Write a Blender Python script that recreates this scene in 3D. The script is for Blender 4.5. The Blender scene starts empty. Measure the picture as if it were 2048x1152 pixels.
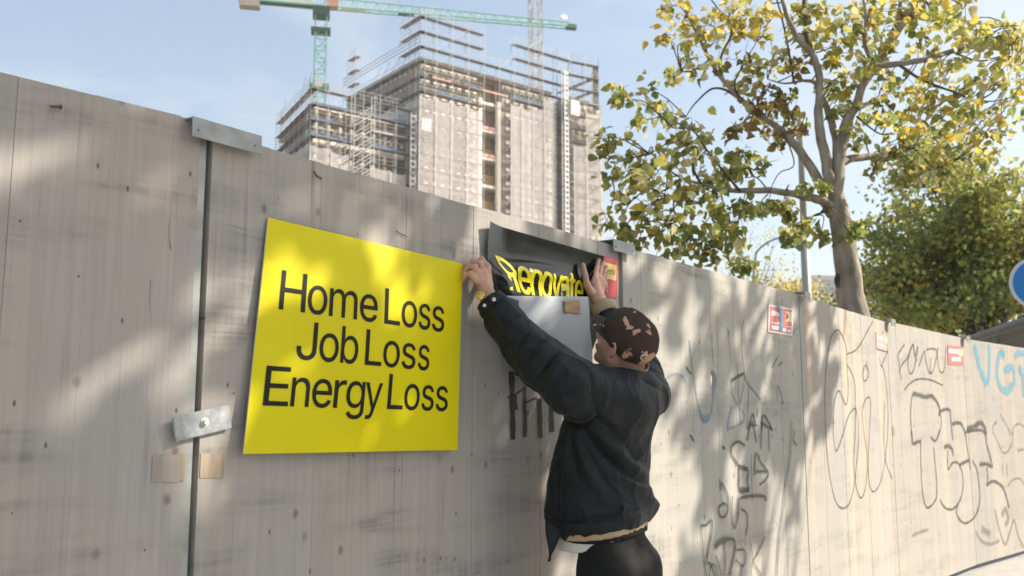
import bpy, bmesh, math, random
import numpy as np
from mathutils import Vector, Matrix, noise as mnoise

random.seed(7)
RNG = np.random.default_rng(7)
SC = bpy.context.scene
COL = SC.collection
PI = math.pi
R = math.radians

# ------------------------------------------------------------------ camera
FPX, HORIZON, CAM_Z = 1900.0, 840.0, 1.33      # focal length and horizon for a 2048 px wide frame
PITCH = math.atan((HORIZON - 576.0) / FPX)
cam_data = bpy.data.cameras.new('camera')
cam_data.sensor_width = 36.0
cam_data.lens = FPX / 2048.0 * 36.0
cam_data.clip_start = 0.05
cam_data.clip_end = 3000.0
cam_data.dof.use_dof = True
cam_data.dof.focus_distance = 3.35
cam_data.dof.aperture_fstop = 4.5
cam = bpy.data.objects.new('camera', cam_data)
COL.objects.link(cam)
cam.location = (0, 0, CAM_Z)
cam.rotation_euler = (PI / 2 + PITCH, 0, 0)
SC.camera = cam

# ------------------------------------------------------------------ sky and sun
SUN_AZ, SUN_EL = R(84.0), R(35.0)              # azimuth clockwise from +Y
SUN_DIR = Vector((math.sin(SUN_AZ) * math.cos(SUN_EL), math.cos(SUN_AZ) * math.cos(SUN_EL), math.sin(SUN_EL)))
world = bpy.data.worlds.new('World')
SC.world = world
world.use_nodes = True
wn, wl = world.node_tree.nodes, world.node_tree.links
wn.clear()
w_out = wn.new('ShaderNodeOutputWorld')
w_bg = wn.new('ShaderNodeBackground')
w_bg.inputs['Strength'].default_value = 0.118
w_sky = wn.new('ShaderNodeTexSky')
w_sky.sky_type = 'NISHITA'
w_sky.sun_disc = False
w_sky.sun_elevation = SUN_EL
w_sky.sun_rotation = SUN_AZ
w_sky.air_density = 1.15
w_sky.dust_density = 2.0
w_sky.ozone_density = 0.55
w_tc = wn.new('ShaderNodeTexCoord')
w_map = wn.new('ShaderNodeMapping')
w_map.inputs['Scale'].default_value = (1.6, 1.6, 4.5)
w_noise = wn.new('ShaderNodeTexNoise')
w_noise.inputs['Scale'].default_value = 1.9
w_noise.inputs['Detail'].default_value = 7.0
w_noise.inputs['Roughness'].default_value = 0.55
w_noise.inputs['Distortion'].default_value = 0.5
w_ramp = wn.new('ShaderNodeValToRGB')
w_ramp.color_ramp.elements[0].position = 0.46
w_ramp.color_ramp.elements[0].color = (0.20, 0.20, 0.20, 1)
w_ramp.color_ramp.elements[1].position = 0.70
w_ramp.color_ramp.elements[1].color = (0.78, 0.78, 0.78, 1)
w_mix = wn.new('ShaderNodeMix')
w_mix.data_type = 'RGBA'
w_mix.inputs['B'].default_value = (4.0, 4.35, 4.55, 1)   # thin high cloud
wl.new(w_tc.outputs['Generated'], w_map.inputs['Vector'])
wl.new(w_map.outputs['Vector'], w_noise.inputs['Vector'])
wl.new(w_noise.outputs['Fac'], w_ramp.inputs['Fac'])
wl.new(w_ramp.outputs['Color'], w_mix.inputs['Factor'])
wl.new(w_sky.outputs['Color'], w_mix.inputs['A'])
wl.new(w_mix.outputs['Result'], w_bg.inputs['Color'])
wl.new(w_bg.outputs['Background'], w_out.inputs['Surface'])

sun_data = bpy.data.lights.new('sun', 'SUN')
sun_data.energy = 4.6
sun_data.angle = R(0.55)
sun_data.color = (1.0, 0.90, 0.77)
sun = bpy.data.objects.new('sun', sun_data)
COL.objects.link(sun)
sun.rotation_euler = SUN_DIR.to_track_quat('Z', 'Y').to_euler()
sun.location = SUN_DIR * 60

SC.view_settings.view_transform = 'Standard'
SC.view_settings.look = 'None'
SC.view_settings.gamma = 1.0
SC.view_settings.exposure = 0.84
SC.view_settings.use_curve_mapping = False
SC.cycles.max_bounces = 8
SC.cycles.transparent_max_bounces = 24
SC.cycles.use_denoising = True

# ------------------------------------------------------------------ helpers
CP, SP = math.cos(PITCH), math.sin(PITCH)
def ray(x, y):
    a, b = (x - 1024.0) / FPX, -(y - 576.0) / FPX
    return np.array([a, CP - b * SP, SP + b * CP])
def at(x, y, Y):
    """world point seen at photo pixel (x, y), Y metres in front of the camera"""
    r = ray(x, y)
    k = Y / r[1]
    return np.array([r[0] * k, Y, CAM_Z + r[2] * k])

def tag(o, label=None, cat=None, group=None, kind=None):
    if label: o['label'] = label
    if cat: o['category'] = cat
    if group: o['group'] = group
    if kind: o['kind'] = kind
    return o

def empty(name, loc=(0, 0, 0), rz=0.0, parent=None):
    o = bpy.data.objects.new(name, None)
    o.empty_display_size = 0.2
    o.location = loc
    o.rotation_euler = (0, 0, rz)
    o.parent = parent
    COL.objects.link(o)
    return o

def link(name, me, parent=None, loc=None, rot=None):
    o = bpy.data.objects.new(name, me)
    if parent is not None: o.parent = parent
    if loc is not None: o.location = loc
    if rot is not None: o.rotation_euler = rot
    COL.objects.link(o)
    return o

def mesh_from(name, v, f, m=None, smooth=False):
    me = bpy.data.meshes.new(name)
    me.from_pydata([tuple(map(float, p)) for p in v], [], [tuple(map(int, q)) for q in f])
    for mm in (m if isinstance(m, (list, tuple)) else [m]):
        if mm is not None: me.materials.append(mm)
    if smooth:
        me.polygons.foreach_set('use_smooth', [True] * len(me.polygons))
    me.update()
    return me

class MB:
    """collects simple solids into one mesh"""
    def __init__(s): s.v, s.f = [], []
    def add(s, v, f):
        n = len(s.v); s.v += [tuple(p) for p in v]; s.f += [tuple(i + n for i in q) for q in f]; return s
    def box(s, lo, hi):
        x0, y0, z0 = lo; x1, y1, z1 = hi
        return s.add([(x0,y0,z0),(x1,y0,z0),(x1,y1,z0),(x0,y1,z0),(x0,y0,z1),(x1,y0,z1),(x1,y1,z1),(x0,y1,z1)],
                     [(3,2,1,0),(4,5,6,7),(0,1,5,4),(1,2,6,5),(2,3,7,6),(3,0,4,7)])
    def obox(s, c, ax, ay, az):
        """box from centre and three half-axis vectors"""
        c, ax, ay, az = map(np.asarray, (c, ax, ay, az))
        v = [c + i*ax + j*ay + k*az for k in (-1,1) for i, j in ((-1,-1),(1,-1),(1,1),(-1,1))]
        return s.add(v, [(3,2,1,0),(4,5,6,7),(0,1,5,4),(1,2,6,5),(2,3,7,6),(3,0,4,7)])
    def tube(s, p, q, r, n=4, r2=None, caps=True):
        p, q = np.asarray(p, float), np.asarray(q, float)
        d = q - p; L = np.linalg.norm(d)
        if L < 1e-9: return s
        d = d / L
        a = np.cross(d, (0,0,1.0) if abs(d[2]) < .9 else (1.0,0,0)); a /= np.linalg.norm(a)
        b = np.cross(d, a); r2 = r if r2 is None else r2
        ang = [2*PI*(i+.5)/n for i in range(n)]
        v = [p + r*(math.cos(t)*a + math.sin(t)*b) for t in ang] + [q + r2*(math.cos(t)*a + math.sin(t)*b) for t in ang]
        f = [(i, (i+1) % n, n+(i+1) % n, n+i) for i in range(n)]
        if caps: f += [tuple(range(n))[::-1], tuple(range(n, 2*n))]
        return s.add(v, f)
    def path(s, pts, rad, n=8):
        """swept tube with one radius per point"""
        P = np.asarray(pts, float); m = len(P)
        T = np.gradient(P, axis=0); T /= np.linalg.norm(T, axis=1)[:, None] + 1e-12
        a = np.cross(T[0], (0.31, 0.17, 0.9)); a /= np.linalg.norm(a)
        v, f = [], []
        for i in range(m):
            a = a - T[i]*np.dot(a, T[i]); a /= np.linalg.norm(a); b = np.cross(T[i], a)
            v += [P[i] + rad[i]*(math.cos(2*PI*k/n)*a + math.sin(2*PI*k/n)*b) for k in range(n)]
        for i in range(m-1):
            f += [(i*n+k, i*n+(k+1) % n, (i+1)*n+(k+1) % n, (i+1)*n+k) for k in range(n)]
        f += [tuple(range(n))[::-1], tuple(range((m-1)*n, m*n))]
        return s.add(v, f)
    def lathe(s, prof, c=(0,0,0), n=24):
        """profile of (radius, z) turned round the z axis"""
        v = [(c[0]+r*math.cos(2*PI*k/n), c[1]+r*math.sin(2*PI*k/n), c[2]+z) for r, z in prof for k in range(n)]
        f = [(i*n+k, i*n+(k+1) % n, (i+1)*n+(k+1) % n, (i+1)*n+k) for i in range(len(prof)-1) for k in range(n)]
        return s.add(v, f)
    def build(s, name, m, parent=None, loc=None, rot=None, smooth=False):
        return link(name, mesh_from(name, s.v, s.f, m, smooth), parent, loc, rot)

def spline(pts, n):
    """Catmull-Rom through pts, n samples per span"""
    P = np.asarray(pts, float)
    if len(P) < 3:
        return np.array([P[0] + (P[-1]-P[0])*t for t in np.linspace(0, 1, n+1)])
    Q = np.vstack([2*P[0]-P[1], P, 2*P[-1]-P[-2]])
    out = []
    for i in range(len(P)-1):
        p0, p1, p2, p3 = Q[i:i+4]
        for t in np.linspace(0, 1, n, endpoint=False):
            out.append(.5*((2*p1)+(-p0+p2)*t+(2*p0-5*p1+4*p2-p3)*t*t+(-p0+3*p1-3*p2+p3)*t**3))
    out.append(P[-1])
    return np.array(out)

# ------------------------------------------------------------------ materials
def nodes_of(name):
    m = bpy.data.materials.new(name); m.use_nodes = True
    nt = m.node_tree
    return m, nt, nt.nodes['Principled BSDF'], nt.nodes['Material Output']

def mat(name, col, rough=0.6, var=0.12, scale=6.0, metal=0.0, bump=0.0, stretch=(1,1,1), spec=0.5, rnd=0.0):
    """plain procedural material: a base colour broken up by two noises"""
    m, nt, bs, out = nodes_of(name)
    N, L = nt.nodes, nt.links
    tc = N.new('ShaderNodeTexCoord'); mp = N.new('ShaderNodeMapping'); mp.inputs['Scale'].default_value = stretch
    L.new(tc.outputs['Object'], mp.inputs['Vector'])
    no = N.new('ShaderNodeTexNoise'); no.inputs['Scale'].default_value = scale; no.inputs['Detail'].default_value = 6
    L.new(mp.outputs['Vector'], no.inputs['Vector'])
    mr = N.new('ShaderNodeMapRange'); mr.inputs[1].default_value = .25; mr.inputs[2].default_value = .75
    mr.inputs[3].default_value = 1-var; mr.inputs[4].default_value = 1+var
    L.new(no.outputs['Fac'], mr.inputs[0])
    val = mr.outputs[0]
    if rnd:
        oi = N.new('ShaderNodeObjectInfo'); m2 = N.new('ShaderNodeMapRange')
        m2.inputs[3].default_value = 1-rnd; m2.inputs[4].default_value = 1+rnd
        L.new(oi.outputs['Random'], m2.inputs[0])
        mu = N.new('ShaderNodeMath'); mu.operation = 'MULTIPLY'
        L.new(val, mu.inputs[0]); L.new(m2.outputs[0], mu.inputs[1]); val = mu.outputs[0]
    vm = N.new('ShaderNodeVectorMath'); vm.operation = 'SCALE'; vm.inputs[0].default_value = col[:3]
    L.new(val, vm.inputs['Scale'])
    L.new(vm.outputs[0], bs.inputs['Base Color'])
    bs.inputs['Roughness'].default_value = rough; bs.inputs['Metallic'].default_value = metal
    bs.inputs['Specular IOR Level'].default_value = spec
    if bump:
        bp = N.new('ShaderNodeBump'); bp.inputs['Strength'].default_value = bump; bp.inputs['Distance'].default_value = .01
        L.new(no.outputs['Fac'], bp.inputs['Height']); L.new(bp.outputs['Normal'], bs.inputs['Normal'])
    return m
# ================================================================== HOARDING
FENCE_TOP = 2.08
JO = [np.array(p) for p in ((-0.798, 2.409), (0.473, 4.094), (1.736, 5.706), (2.875, 7.269), (4.155, 8.753))]
_dL = np.array([0.690, 0.724]); _dR = np.array([0.707, 0.707])
JOINTS = [JO[0] - _dL*2.05] + JO + [JO[-1] + _dR*2.0, JO[-1] + _dR*4.0]     # panel k spans JOINTS[k]..JOINTS[k+1]
U = (JO[1]-JO[0]) / np.linalg.norm(JO[1]-JO[0])                # along the fence, away to the right
N_OUT = np.array([U[1], -U[0]])                                # towards the street
FROT = math.atan2(U[1], U[0])
def fpt(a, b, z):
    """fence coordinates: a along from the first joint, b in front of the boards, z up"""
    q = JO[0] + U*a + N_OUT*b
    return np.array([q[0], q[1], z])
def fvec(a, b, z):
    q = U*a + N_OUT*b
    return np.array([q[0], q[1], z])

def wood(name, u, ca, cb, smudge=0.5, streak=0.5, warm=0.0):
    m, nt, bs, out = nodes_of(name)
    Nn, L = nt.nodes, nt.links
    def new(t, **k):
        n = Nn.new(t)
        for a, b in k.items(): setattr(n, a, b)
        return n
    def math_(op, a, b=None, clamp=False):
        n = new('ShaderNodeMath', operation=op, use_clamp=clamp)
        for i, x in enumerate((a, b)):
            if x is None: continue
            if isinstance(x, (int, float)): n.inputs[i].default_value = x
            else: L.new(x, n.inputs[i])
        return n.outputs[0]
    geo = new('ShaderNodeNewGeometry'); oi = new('ShaderNodeObjectInfo')
    dot = new('ShaderNodeVectorMath', operation='DOT_PRODUCT'); dot.inputs[1].default_value = (u[0], u[1], 0)
    L.new(geo.outputs['Position'], dot.inputs[0])
    sep = new('ShaderNodeSeparateXYZ'); L.new(geo.outputs['Position'], sep.inputs[0])
    s, z = dot.outputs['Value'], sep.outputs['Z']
    rnd = math_('MULTIPLY', oi.outputs['Random'], 37.0)
    def coords(ks, kz, off=True):
        c = new('ShaderNodeCombineXYZ')
        L.new(math_('MULTIPLY', s, ks), c.inputs[0]); L.new(math_('MULTIPLY', z, kz), c.inputs[1])
        if off: L.new(rnd, c.inputs[2])
        return c.outputs[0]
    def noise(ks, kz, detail=3.0, off=True, dist=0.0, rough=.5):
        n = new('ShaderNodeTexNoise'); n.inputs['Scale'].default_value = 1.0
        n.inputs['Detail'].default_value = detail; n.inputs['Distortion'].default_value = dist
        n.inputs['Roughness'].default_value = rough
        L.new(coords(ks, kz, off), n.inputs['Vector']); return n.outputs['Fac']
    def rng(x, a, b, c, d, smooth=False):
        n = new('ShaderNodeMapRange'); n.inputs[1].default_value = a; n.inputs[2].default_value = b
        n.inputs[3].default_value = c; n.inputs[4].default_value = d
        if smooth: n.interpolation_type = 'SMOOTHSTEP'
        L.new(x, n.inputs[0]); return n.outputs[0]
    def mix(fac, a, b):
        n = new('ShaderNodeMix', data_type='RGBA')
        if isinstance(fac, float): n.inputs['Factor'].default_value = fac
        else: L.new(fac, n.inputs['Factor'])
        for k, x in (('A', a), ('B', b)):
            if isinstance(x, tuple): n.inputs[k].default_value = (*x, 1)
            else: L.new(x, n.inputs[k])
        return n.outputs['Result']
    broad = noise(7.0, .5, 4)
    fine = noise(75.0, 1.6, 5, dist=.6)
    hair = noise(300.0, 3.0, 2)
    base = mix(rng(broad, .3, .7, 0, 1), ca, cb)
    base = mix(rng(oi.outputs['Random'], 0, 1, 0, .30), base, tuple(.82*x for x in cb))
    g = math_('ADD', rng(fine, .3, .7, -.065, .045), rng(hair, .3, .7, -.02, .02))
    # horizontal smears of dirt dragged over the boards
    sm = noise(1.5, 9.0, 5, off=False, dist=.4); sm2 = noise(2.2, 2.6, 3, off=False)
    smb = noise(3.0, 60.0, 4, off=False, dist=.8)
    smv = noise(38.0, 1.4, 3, off=False)
    smf = math_('MULTIPLY', rng(sm, .43, .66, 0, 1, True), rng(sm2, .36, .58, 0, smudge, True))
    smf = math_('MULTIPLY', smf, math_('MULTIPLY', rng(smb, .32, .62, .25, 1), rng(smv, .35, .6, .35, 1)))
    base = mix(smf, base, (.130, .124, .116))
    # grey weathering, and upright mould streaks
    st = noise(46.0, .9, 4, dist=.2); st2 = noise(4.0, 1.3, 2, off=False)
    stf = math_('MULTIPLY', rng(st, .60, .74, 0, 1, True), rng(st2, .45, .65, 0, streak, True))
    base = mix(stf, base, (.10, .095, .088))
    gw = noise(2.0, 1.2, 3, off=False)
    base = mix(rng(gw, .42, .64, 0, .42), base, (.33, .335, .325))
    if warm:
        wv = noise(5.5, .25, 2, off=False)
        base = mix(rng(wv, .55, .68, 0, warm, True), base, (.62, .47, .33))
    # knots and small holes
    def spots(ks, kz, r0, r1, thr, amount, col, base):
        v = new('ShaderNodeTexVoronoi', voronoi_dimensions='2D', feature='F1'); v.inputs['Scale'].default_value = 1.0
        L.new(coords(ks, kz, False), v.inputs['Vector'])
        sc = new('ShaderNodeSeparateColor'); L.new(v.outputs['Color'], sc.inputs[0])
        f = math_('MULTIPLY', rng(v.outputs['Distance'], r0, r1, amount, 0, True), math_('GREATER_THAN', sc.outputs[0], thr))
        return mix(f, base, col), f
    base, kf = spots(6.1, 4.3, .020, .085, .84, .70, (.17, .12, .085), base)
    base, kf2 = spots(3.1, 2.3, .012, .045, .62, .55, (.20, .145, .10), base)
    base, hf = spots(13.0, 6.0, .02, .060, .86, .8, (.06, .05, .045), base)
    vm = new('ShaderNodeVectorMath', operation='SCALE'); L.new(base, vm.inputs[0]); L.new(math_('ADD', g, 1.0), vm.inputs['Scale'])
    L.new(vm.outputs[0], bs.inputs['Base Color'])
    bs.inputs['Roughness'].default_value = .78; bs.inputs['Specular IOR Level'].default_value = .22
    bp = new('ShaderNodeBump'); bp.inputs['Strength'].default_value = .35; bp.inputs['Distance'].default_value = .004
    L.new(math_('SUBTRACT', fine, math_('MULTIPLY', hf, .8)), bp.inputs['Height']); L.new(bp.outputs['Normal'], bs.inputs['Normal'])
    return m

STEEL = mat('galvanised_steel', (.27, .29, .29), .42, .22, 22, metal=.55, bump=.06)
STEEL_D = mat('dull_post_steel', (.31, .325, .315), .5, .25, 14, metal=.4)
BATTEN = mat('rough_batten_wood', (.30, .22, .15), .85, .2, 12)

fence_root = empty('hoarding_fence', (JO[0][0], JO[0][1], 0))
tag(fence_root, 'long grey timber board hoarding with graffiti running along the pavement', 'fence')
PTOP = [FENCE_TOP+.022, FENCE_TOP, FENCE_TOP+.004, FENCE_TOP-.004, FENCE_TOP+.002, FENCE_TOP-.002, FENCE_TOP]
PCOL = [((.415,.375,.33), (.33,.30,.265), 1.0, 1.0, 0), ((.415,.38,.335), (.355,.325,.288), .8, .7, 0),
        ((.46,.44,.39), (.42,.40,.35), .55, .85, 0), ((.46,.425,.38), (.42,.38,.335), .4, .4, .55),
        ((.46,.425,.38), (.425,.39,.345), .35, .3, .25), ((.455,.42,.375), (.42,.385,.34), .4, .3, .25), ((.54,.49,.42), (.5,.45,.38), .2, .2, 0)]
PANEL_FRAMES = []
for k in range(len(JOINTS)-1):
    A, B = JOINTS[k], JOINTS[k+1]
    d = (B-A); Lp = float(np.linalg.norm(d)); d = d/Lp
    wm = wood('hoarding_wood_%d' % k, d, *PCOL[k])
    rz = math.atan2(d[1], d[0])
    g0 = .018 if k in (1, 2) else .005
    g1 = .018 if k in (0, 1) else .005
    pan = MB()
    for zr in (.35, 1.05, 1.75): pan.box((g0+.02, .030, zr-.05), (Lp-g1-.02, .075, zr+.05))
    po = pan.build('panel', BATTEN, fence_root, (A[0]-JO[0][0], A[1]-JO[0][1], 0), (0, 0, rz))
    x = g0; first = True; prnd = random.Random(40+k)
    while x < Lp-g1-.001:
        w = min(prnd.uniform(.150, .250), Lp-g1-x)
        if Lp-g1-x-w < .05: w = Lp-g1-x
        mb = MB(); dy = prnd.uniform(-.0008, .0008); c = prnd.choice((.0003, .0005, .0008))
        x0, x1 = x+.00012, x+w-.00012
        z0, z1 = .05, PTOP[k]+prnd.uniform(-.0015, .0015)
        # chamfered long edges give the seams their hairline
        prof = [(x0, .027), (x0, dy+c), (x0+c, dy), (x1-c, dy), (x1, dy+c), (x1, .027)]
        v = [(p[0], p[1], z0) for p in prof] + [(p[0], p[1], z1) for p in prof]
        f = [(i, (i+1) % 6, 6+(i+1) % 6, 6+i) for i in range(6)] + [tuple(range(6))[::-1], tuple(range(6, 12))]
        mb.add(v, f)
        pl = mb.build('plank', wm, po)
        pl['span'] = (x, x+w)
        x += w
    PANEL_FRAMES.append((A, d, Lp, rz, po))

def panel_pt(k, s, b, z):
    A, d, Lp, rz, po = PANEL_FRAMES[k]
    n = np.array([d[1], -d[0]])
    q = A + d*s + n*b
    return np.array([q[0], q[1], z])

def fparent(o):
    """parent to the fence keeping world placement (the fence root is only translated)"""
    o.parent = fence_root
    o.location = Vector(o.location) - Vector((JO[0][0], JO[0][1], 0))
    return o

# a ragged peep-hole through one board of the third panel
def cut_hole(k, s, z, rx, rz_):
    A, d, Lp, rz, po = PANEL_FRAMES[k]
    for ch in list(po.children):
        sp = ch.get('span')
        if sp and sp[0] < s < sp[1]:
            s = min(max(s, sp[0]+rx+.012), sp[1]-rx-.012)
            me = ch.data
            bm = bmesh.new()
            n = 16
            x0, x1 = sp[0]+.0004, sp[1]-.0004
            zt = PTOP[k]
            ringF = []; ringB = []
            for i in range(n):
                t = 2*PI*i/n; rr = 1+.12*math.sin(3*t+1)
                px, pz = s+rx*rr*math.cos(t), z+rz_*rr*math.sin(t)
                ringF.append(bm.verts.new((px, 0, pz))); ringB.append(bm.verts.new((px, .027, pz)))
            for i in range(n):
                bm.faces.new((ringF[i], ringF[(i+1) % n], ringB[(i+1) % n], ringB[i]))
            for ring, y in ((ringF, 0), (ringB, .027)):
                # outer frame, split in quadrants so every face stays simple
                co = [bm.verts.new(p) for p in ((x1,y,z),(x1,y,zt),(s,y,zt),(x0,y,zt),(x0,y,z),(x0,y,.05),(s,y,.05),(x1,y,.05))]
                q = n//4
                for i in range(4):
                    arc = [ring[(i*q+j) % n] for j in range(q+1)]
                    bm.faces.new(arc[::-1] + [co[2*i], co[2*i+1], co[(2*i+2) % 8]])
            bmesh.ops.recalc_face_normals(bm, faces=bm.faces)
            bm.to_mesh(me); bm.free(); me.update()
            return

def ratio_on_panel(px, py):
    """(panel, s, z) of the fence point seen at a photo pixel"""
    r = ray(px, py); best = None
    for k, (A, d, Lp, rz, po) in enumerate(PANEL_FRAMES):
        n = np.array([d[1], -d[0]])
        den = n @ r[:2]
        if abs(den) < 1e-9: continue
        t = (n @ A)/den
        if t <= 0: continue
        s = float((r[:2]*t - A) @ d)
        if -1e-6 <= s <= Lp: return k, s, float(CAM_Z + r[2]*t)
        e = max(-s, s-Lp)
        if best is None or e < best[0]: best = (e, k, s, float(CAM_Z + r[2]*t))
    return best[1:]
hk, hs, hz = ratio_on_panel(1427, 762)
cut_hole(hk, hs, hz, .034, .058)

# ------------------------------------------------------------------ posts, caps and clamps at the joints
for k in range(1, len(JOINTS)-1):
    A, d, Lp, rz, po = PANEL_FRAMES[k]
    mb = MB()
    if k == 1:      # steel flat bar filling the left of the open joint
        mb.box((-.020, .004, .03), (.002, .050, FENCE_TOP-.005)); mb.box((-.05, .030, .03), (.05, .075, FENCE_TOP-.02))
    elif k == 2:
        mb.box((-.05, .031, .03), (.05, .080, FENCE_TOP-.02))
    else:
        mb.box((-.05, .031, .03), (.05, .080, FENCE_TOP-.02))
    fparent(mb.build('post', STEEL_D, None, (A[0], A[1], 0), (0, 0, rz)))
    # folded cap plate
    w0, w1, h = {1: (-.065, .152, .052), 2: (-.10, .075, .050)}.get(k, (-.015, .085, .055))
    zt = FENCE_TOP+.018; y0 = -.030 if k < 3 else -.045
    cap = MB().box((w0, y0, zt-h), (w1, y0+.004, zt)).box((w0, y0+.004, zt-.004), (w1, .085, zt)).box((w0, .081, zt-h), (w1, .085, zt-.004))
    co = cap.build('cap_plate', STEEL, None, (A[0], A[1], 0), (0, 0, rz))
    fparent(co)
    for bx in (w0+.02, w1-.02):
        sc = MB().tube((bx, y0+.0005, zt-h*.6), (bx, y0-.003, zt-h*.6), .004, 8).build('screw', STEEL_D, co)

def clamp(k, s, z, w, h, tilt, bolt=True):
    A, d, Lp, rz, po = PANEL_FRAMES[k]
    q = panel_pt(k, s, .012, z)
    e = empty('clamp', q, rz)
    fparent(e)
    bm = bmesh.new()
    bmesh.ops.create_cube(bm, size=1)
    bmesh.ops.scale(bm, vec=(w, .006, h), verts=bm.verts)
    bmesh.ops.bevel(bm, geom=bm.edges[:], offset=.0022, segments=2, affect='EDGES')
    me = bpy.data.meshes.new('plate'); bm.to_mesh(me); bm.free(); me.materials.append(CLAMP)
    link('plate', me, e, (0, 0, 0), (0, -tilt, 0))
    if bolt:
        b = MB().tube((0, -.003, 0), (0, -.013, 0), .0085, 6, .008)
        b.tube((0, -.002, 0), (0, -.005, 0), .012, 16)
        b.build('bolt', BOLT, e, (0.004, 0, 0.002))
CLAMP = mat('splattered_clamp_steel', (.31, .335, .345), .45, .45, 26, metal=.5, bump=.08)
BOLT = mat('zinc_bolt', (.58, .58, .54), .4, .1, 20, metal=.5)
clamp(1, .016, 1.323, .168, .062, R(11))

# lighter squares of clean wood where an older clamp sat
CLEAN = mat('unweathered_wood_patch', (.34, .265, .195), .8, .25, 1.0, stretch=(60, 60, 3))
def patch(k, s0, s1, z0, z1, m, name='clean_patch', b=.0022):
    v = [panel_pt(k, s0, b, z0), panel_pt(k, s1, b, z0-.004), panel_pt(k, s1, b, z1-.002), panel_pt(k, s0, b, z1)]
    return fparent(link(name, mesh_from(name, v, [(0, 1, 2, 3)], m)))
patch(1, .022, .094, 1.186, 1.247, CLEAN)
patch(0, PANEL_FRAMES[0][2]-.034, PANEL_FRAMES[0][2]-.021, 1.184, 1.247, CLEAN)
PALE = mat('pale_wood_patch', (.335, .295, .25), .8, .15, 1.0, stretch=(60, 60, 3))
patch(0, PANEL_FRAMES[0][2]-.105, PANEL_FRAMES[0][2]-.034, 1.182, 1.247, PALE)
k_, s_, z_ = ratio_on_panel(1782, 862)
patch(4, .01, .055, z_-.035, z_+.035, CLEAN)
# bent nail in the left panel
k_, s_, z_ = ratio_on_panel(122, 216)
NAIL = mat('rusty_nail', (.10, .055, .035), .7, .2, 30)
nb = MB(); p0 = panel_pt(k_, s_, -.004, z_); nb.path([p0, p0+fvec(-.006, .015, .001), p0+fvec(-.020, .018, -.005), p0+fvec(-.032, .018, -.008)], [.0035, .0034, .0032, .0028], 7)
fparent(nb.build('bent_nail', NAIL, None, smooth=True))
for (px, py, an) in ((632, 352, .5), (1058, 772, -.4)):
    pass
# ------------------------------------------------------------------ sprayed and brushed marks on the boards
def paint_mat(name, col, alpha=.85, soft=True, break_=.35):
    m, nt, bs, out = nodes_of(name); Nn, L = nt.nodes, nt.links
    bs.inputs['Base Color'].default_value = (*col, 1); bs.inputs['Roughness'].default_value = .6
    uv = Nn.new('ShaderNodeUVMap'); sp = Nn.new('ShaderNodeSeparateXYZ'); L.new(uv.outputs[0], sp.inputs[0])
    # across the stroke: 0..1, fade to both edges
    a = Nn.new('ShaderNodeMath'); a.operation = 'SUBTRACT'; L.new(sp.outputs[0], a.inputs[0]); a.inputs[1].default_value = .5
    b = Nn.new('ShaderNodeMath'); b.operation = 'ABSOLUTE'; L.new(a.outputs[0], b.inputs[0])
    r = Nn.new('ShaderNodeMapRange'); r.interpolation_type = 'SMOOTHSTEP'
    r.inputs[1].default_value = .12 if soft else .40; r.inputs[2].default_value = .5; r.inputs[3].default_value = alpha; r.inputs[4].default_value = 0
    L.new(b.outputs[0], r.inputs[0])
    g = Nn.new('ShaderNodeNewGeometry')
    mp = Nn.new('ShaderNodeMapping'); mp.inputs['Scale'].default_value = (90, 90, 10); L.new(g.outputs['Position'], mp.inputs['Vector'])
    no = Nn.new('ShaderNodeTexNoise'); no.inputs['Scale'].default_value = 1; no.inputs['Detail'].default_value = 3
    L.new(mp.outputs[0], no.inputs['Vector'])
    r2 = Nn.new('ShaderNodeMapRange'); r2.inputs[1].default_value = .3; r2.inputs[2].default_value = .62
    r2.inputs[3].default_value = 1-break_; r2.inputs[4].default_value = 1; L.new(no.outputs['Fac'], r2.inputs[0])
    mu = Nn.new('ShaderNodeMath'); mu.operation = 'MULTIPLY'; L.new(r.outputs[0], mu.inputs[0]); L.new(r2.outputs[0], mu.inputs[1])
    L.new(sp.outputs[1], (m2 := Nn.new('ShaderNodeMath')).inputs[0]); m2.operation = 'MULTIPLY'; L.new(mu.outputs[0], m2.inputs[1])
    L.new(m2.outputs[0], bs.inputs['Alpha'])
    return m

P_GREY = paint_mat('thin_grey_spray', (.075, .072, .068), .82)
P_BLK = paint_mat('black_spray', (.035, .035, .035), .88, break_=.25)
P_FAINT = paint_mat('faded_grey_spray', (.22, .20, .185), .5)
P_BLUE = paint_mat('faded_blue_spray', (.16, .27, .36), .70)
P_SKY = paint_mat('light_blue_spray', (.13, .42, .56), .72, break_=.3)
P_TAR = paint_mat('black_brush_paint', (.016, .016, .014), .98, soft=False, break_=.30)

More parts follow.
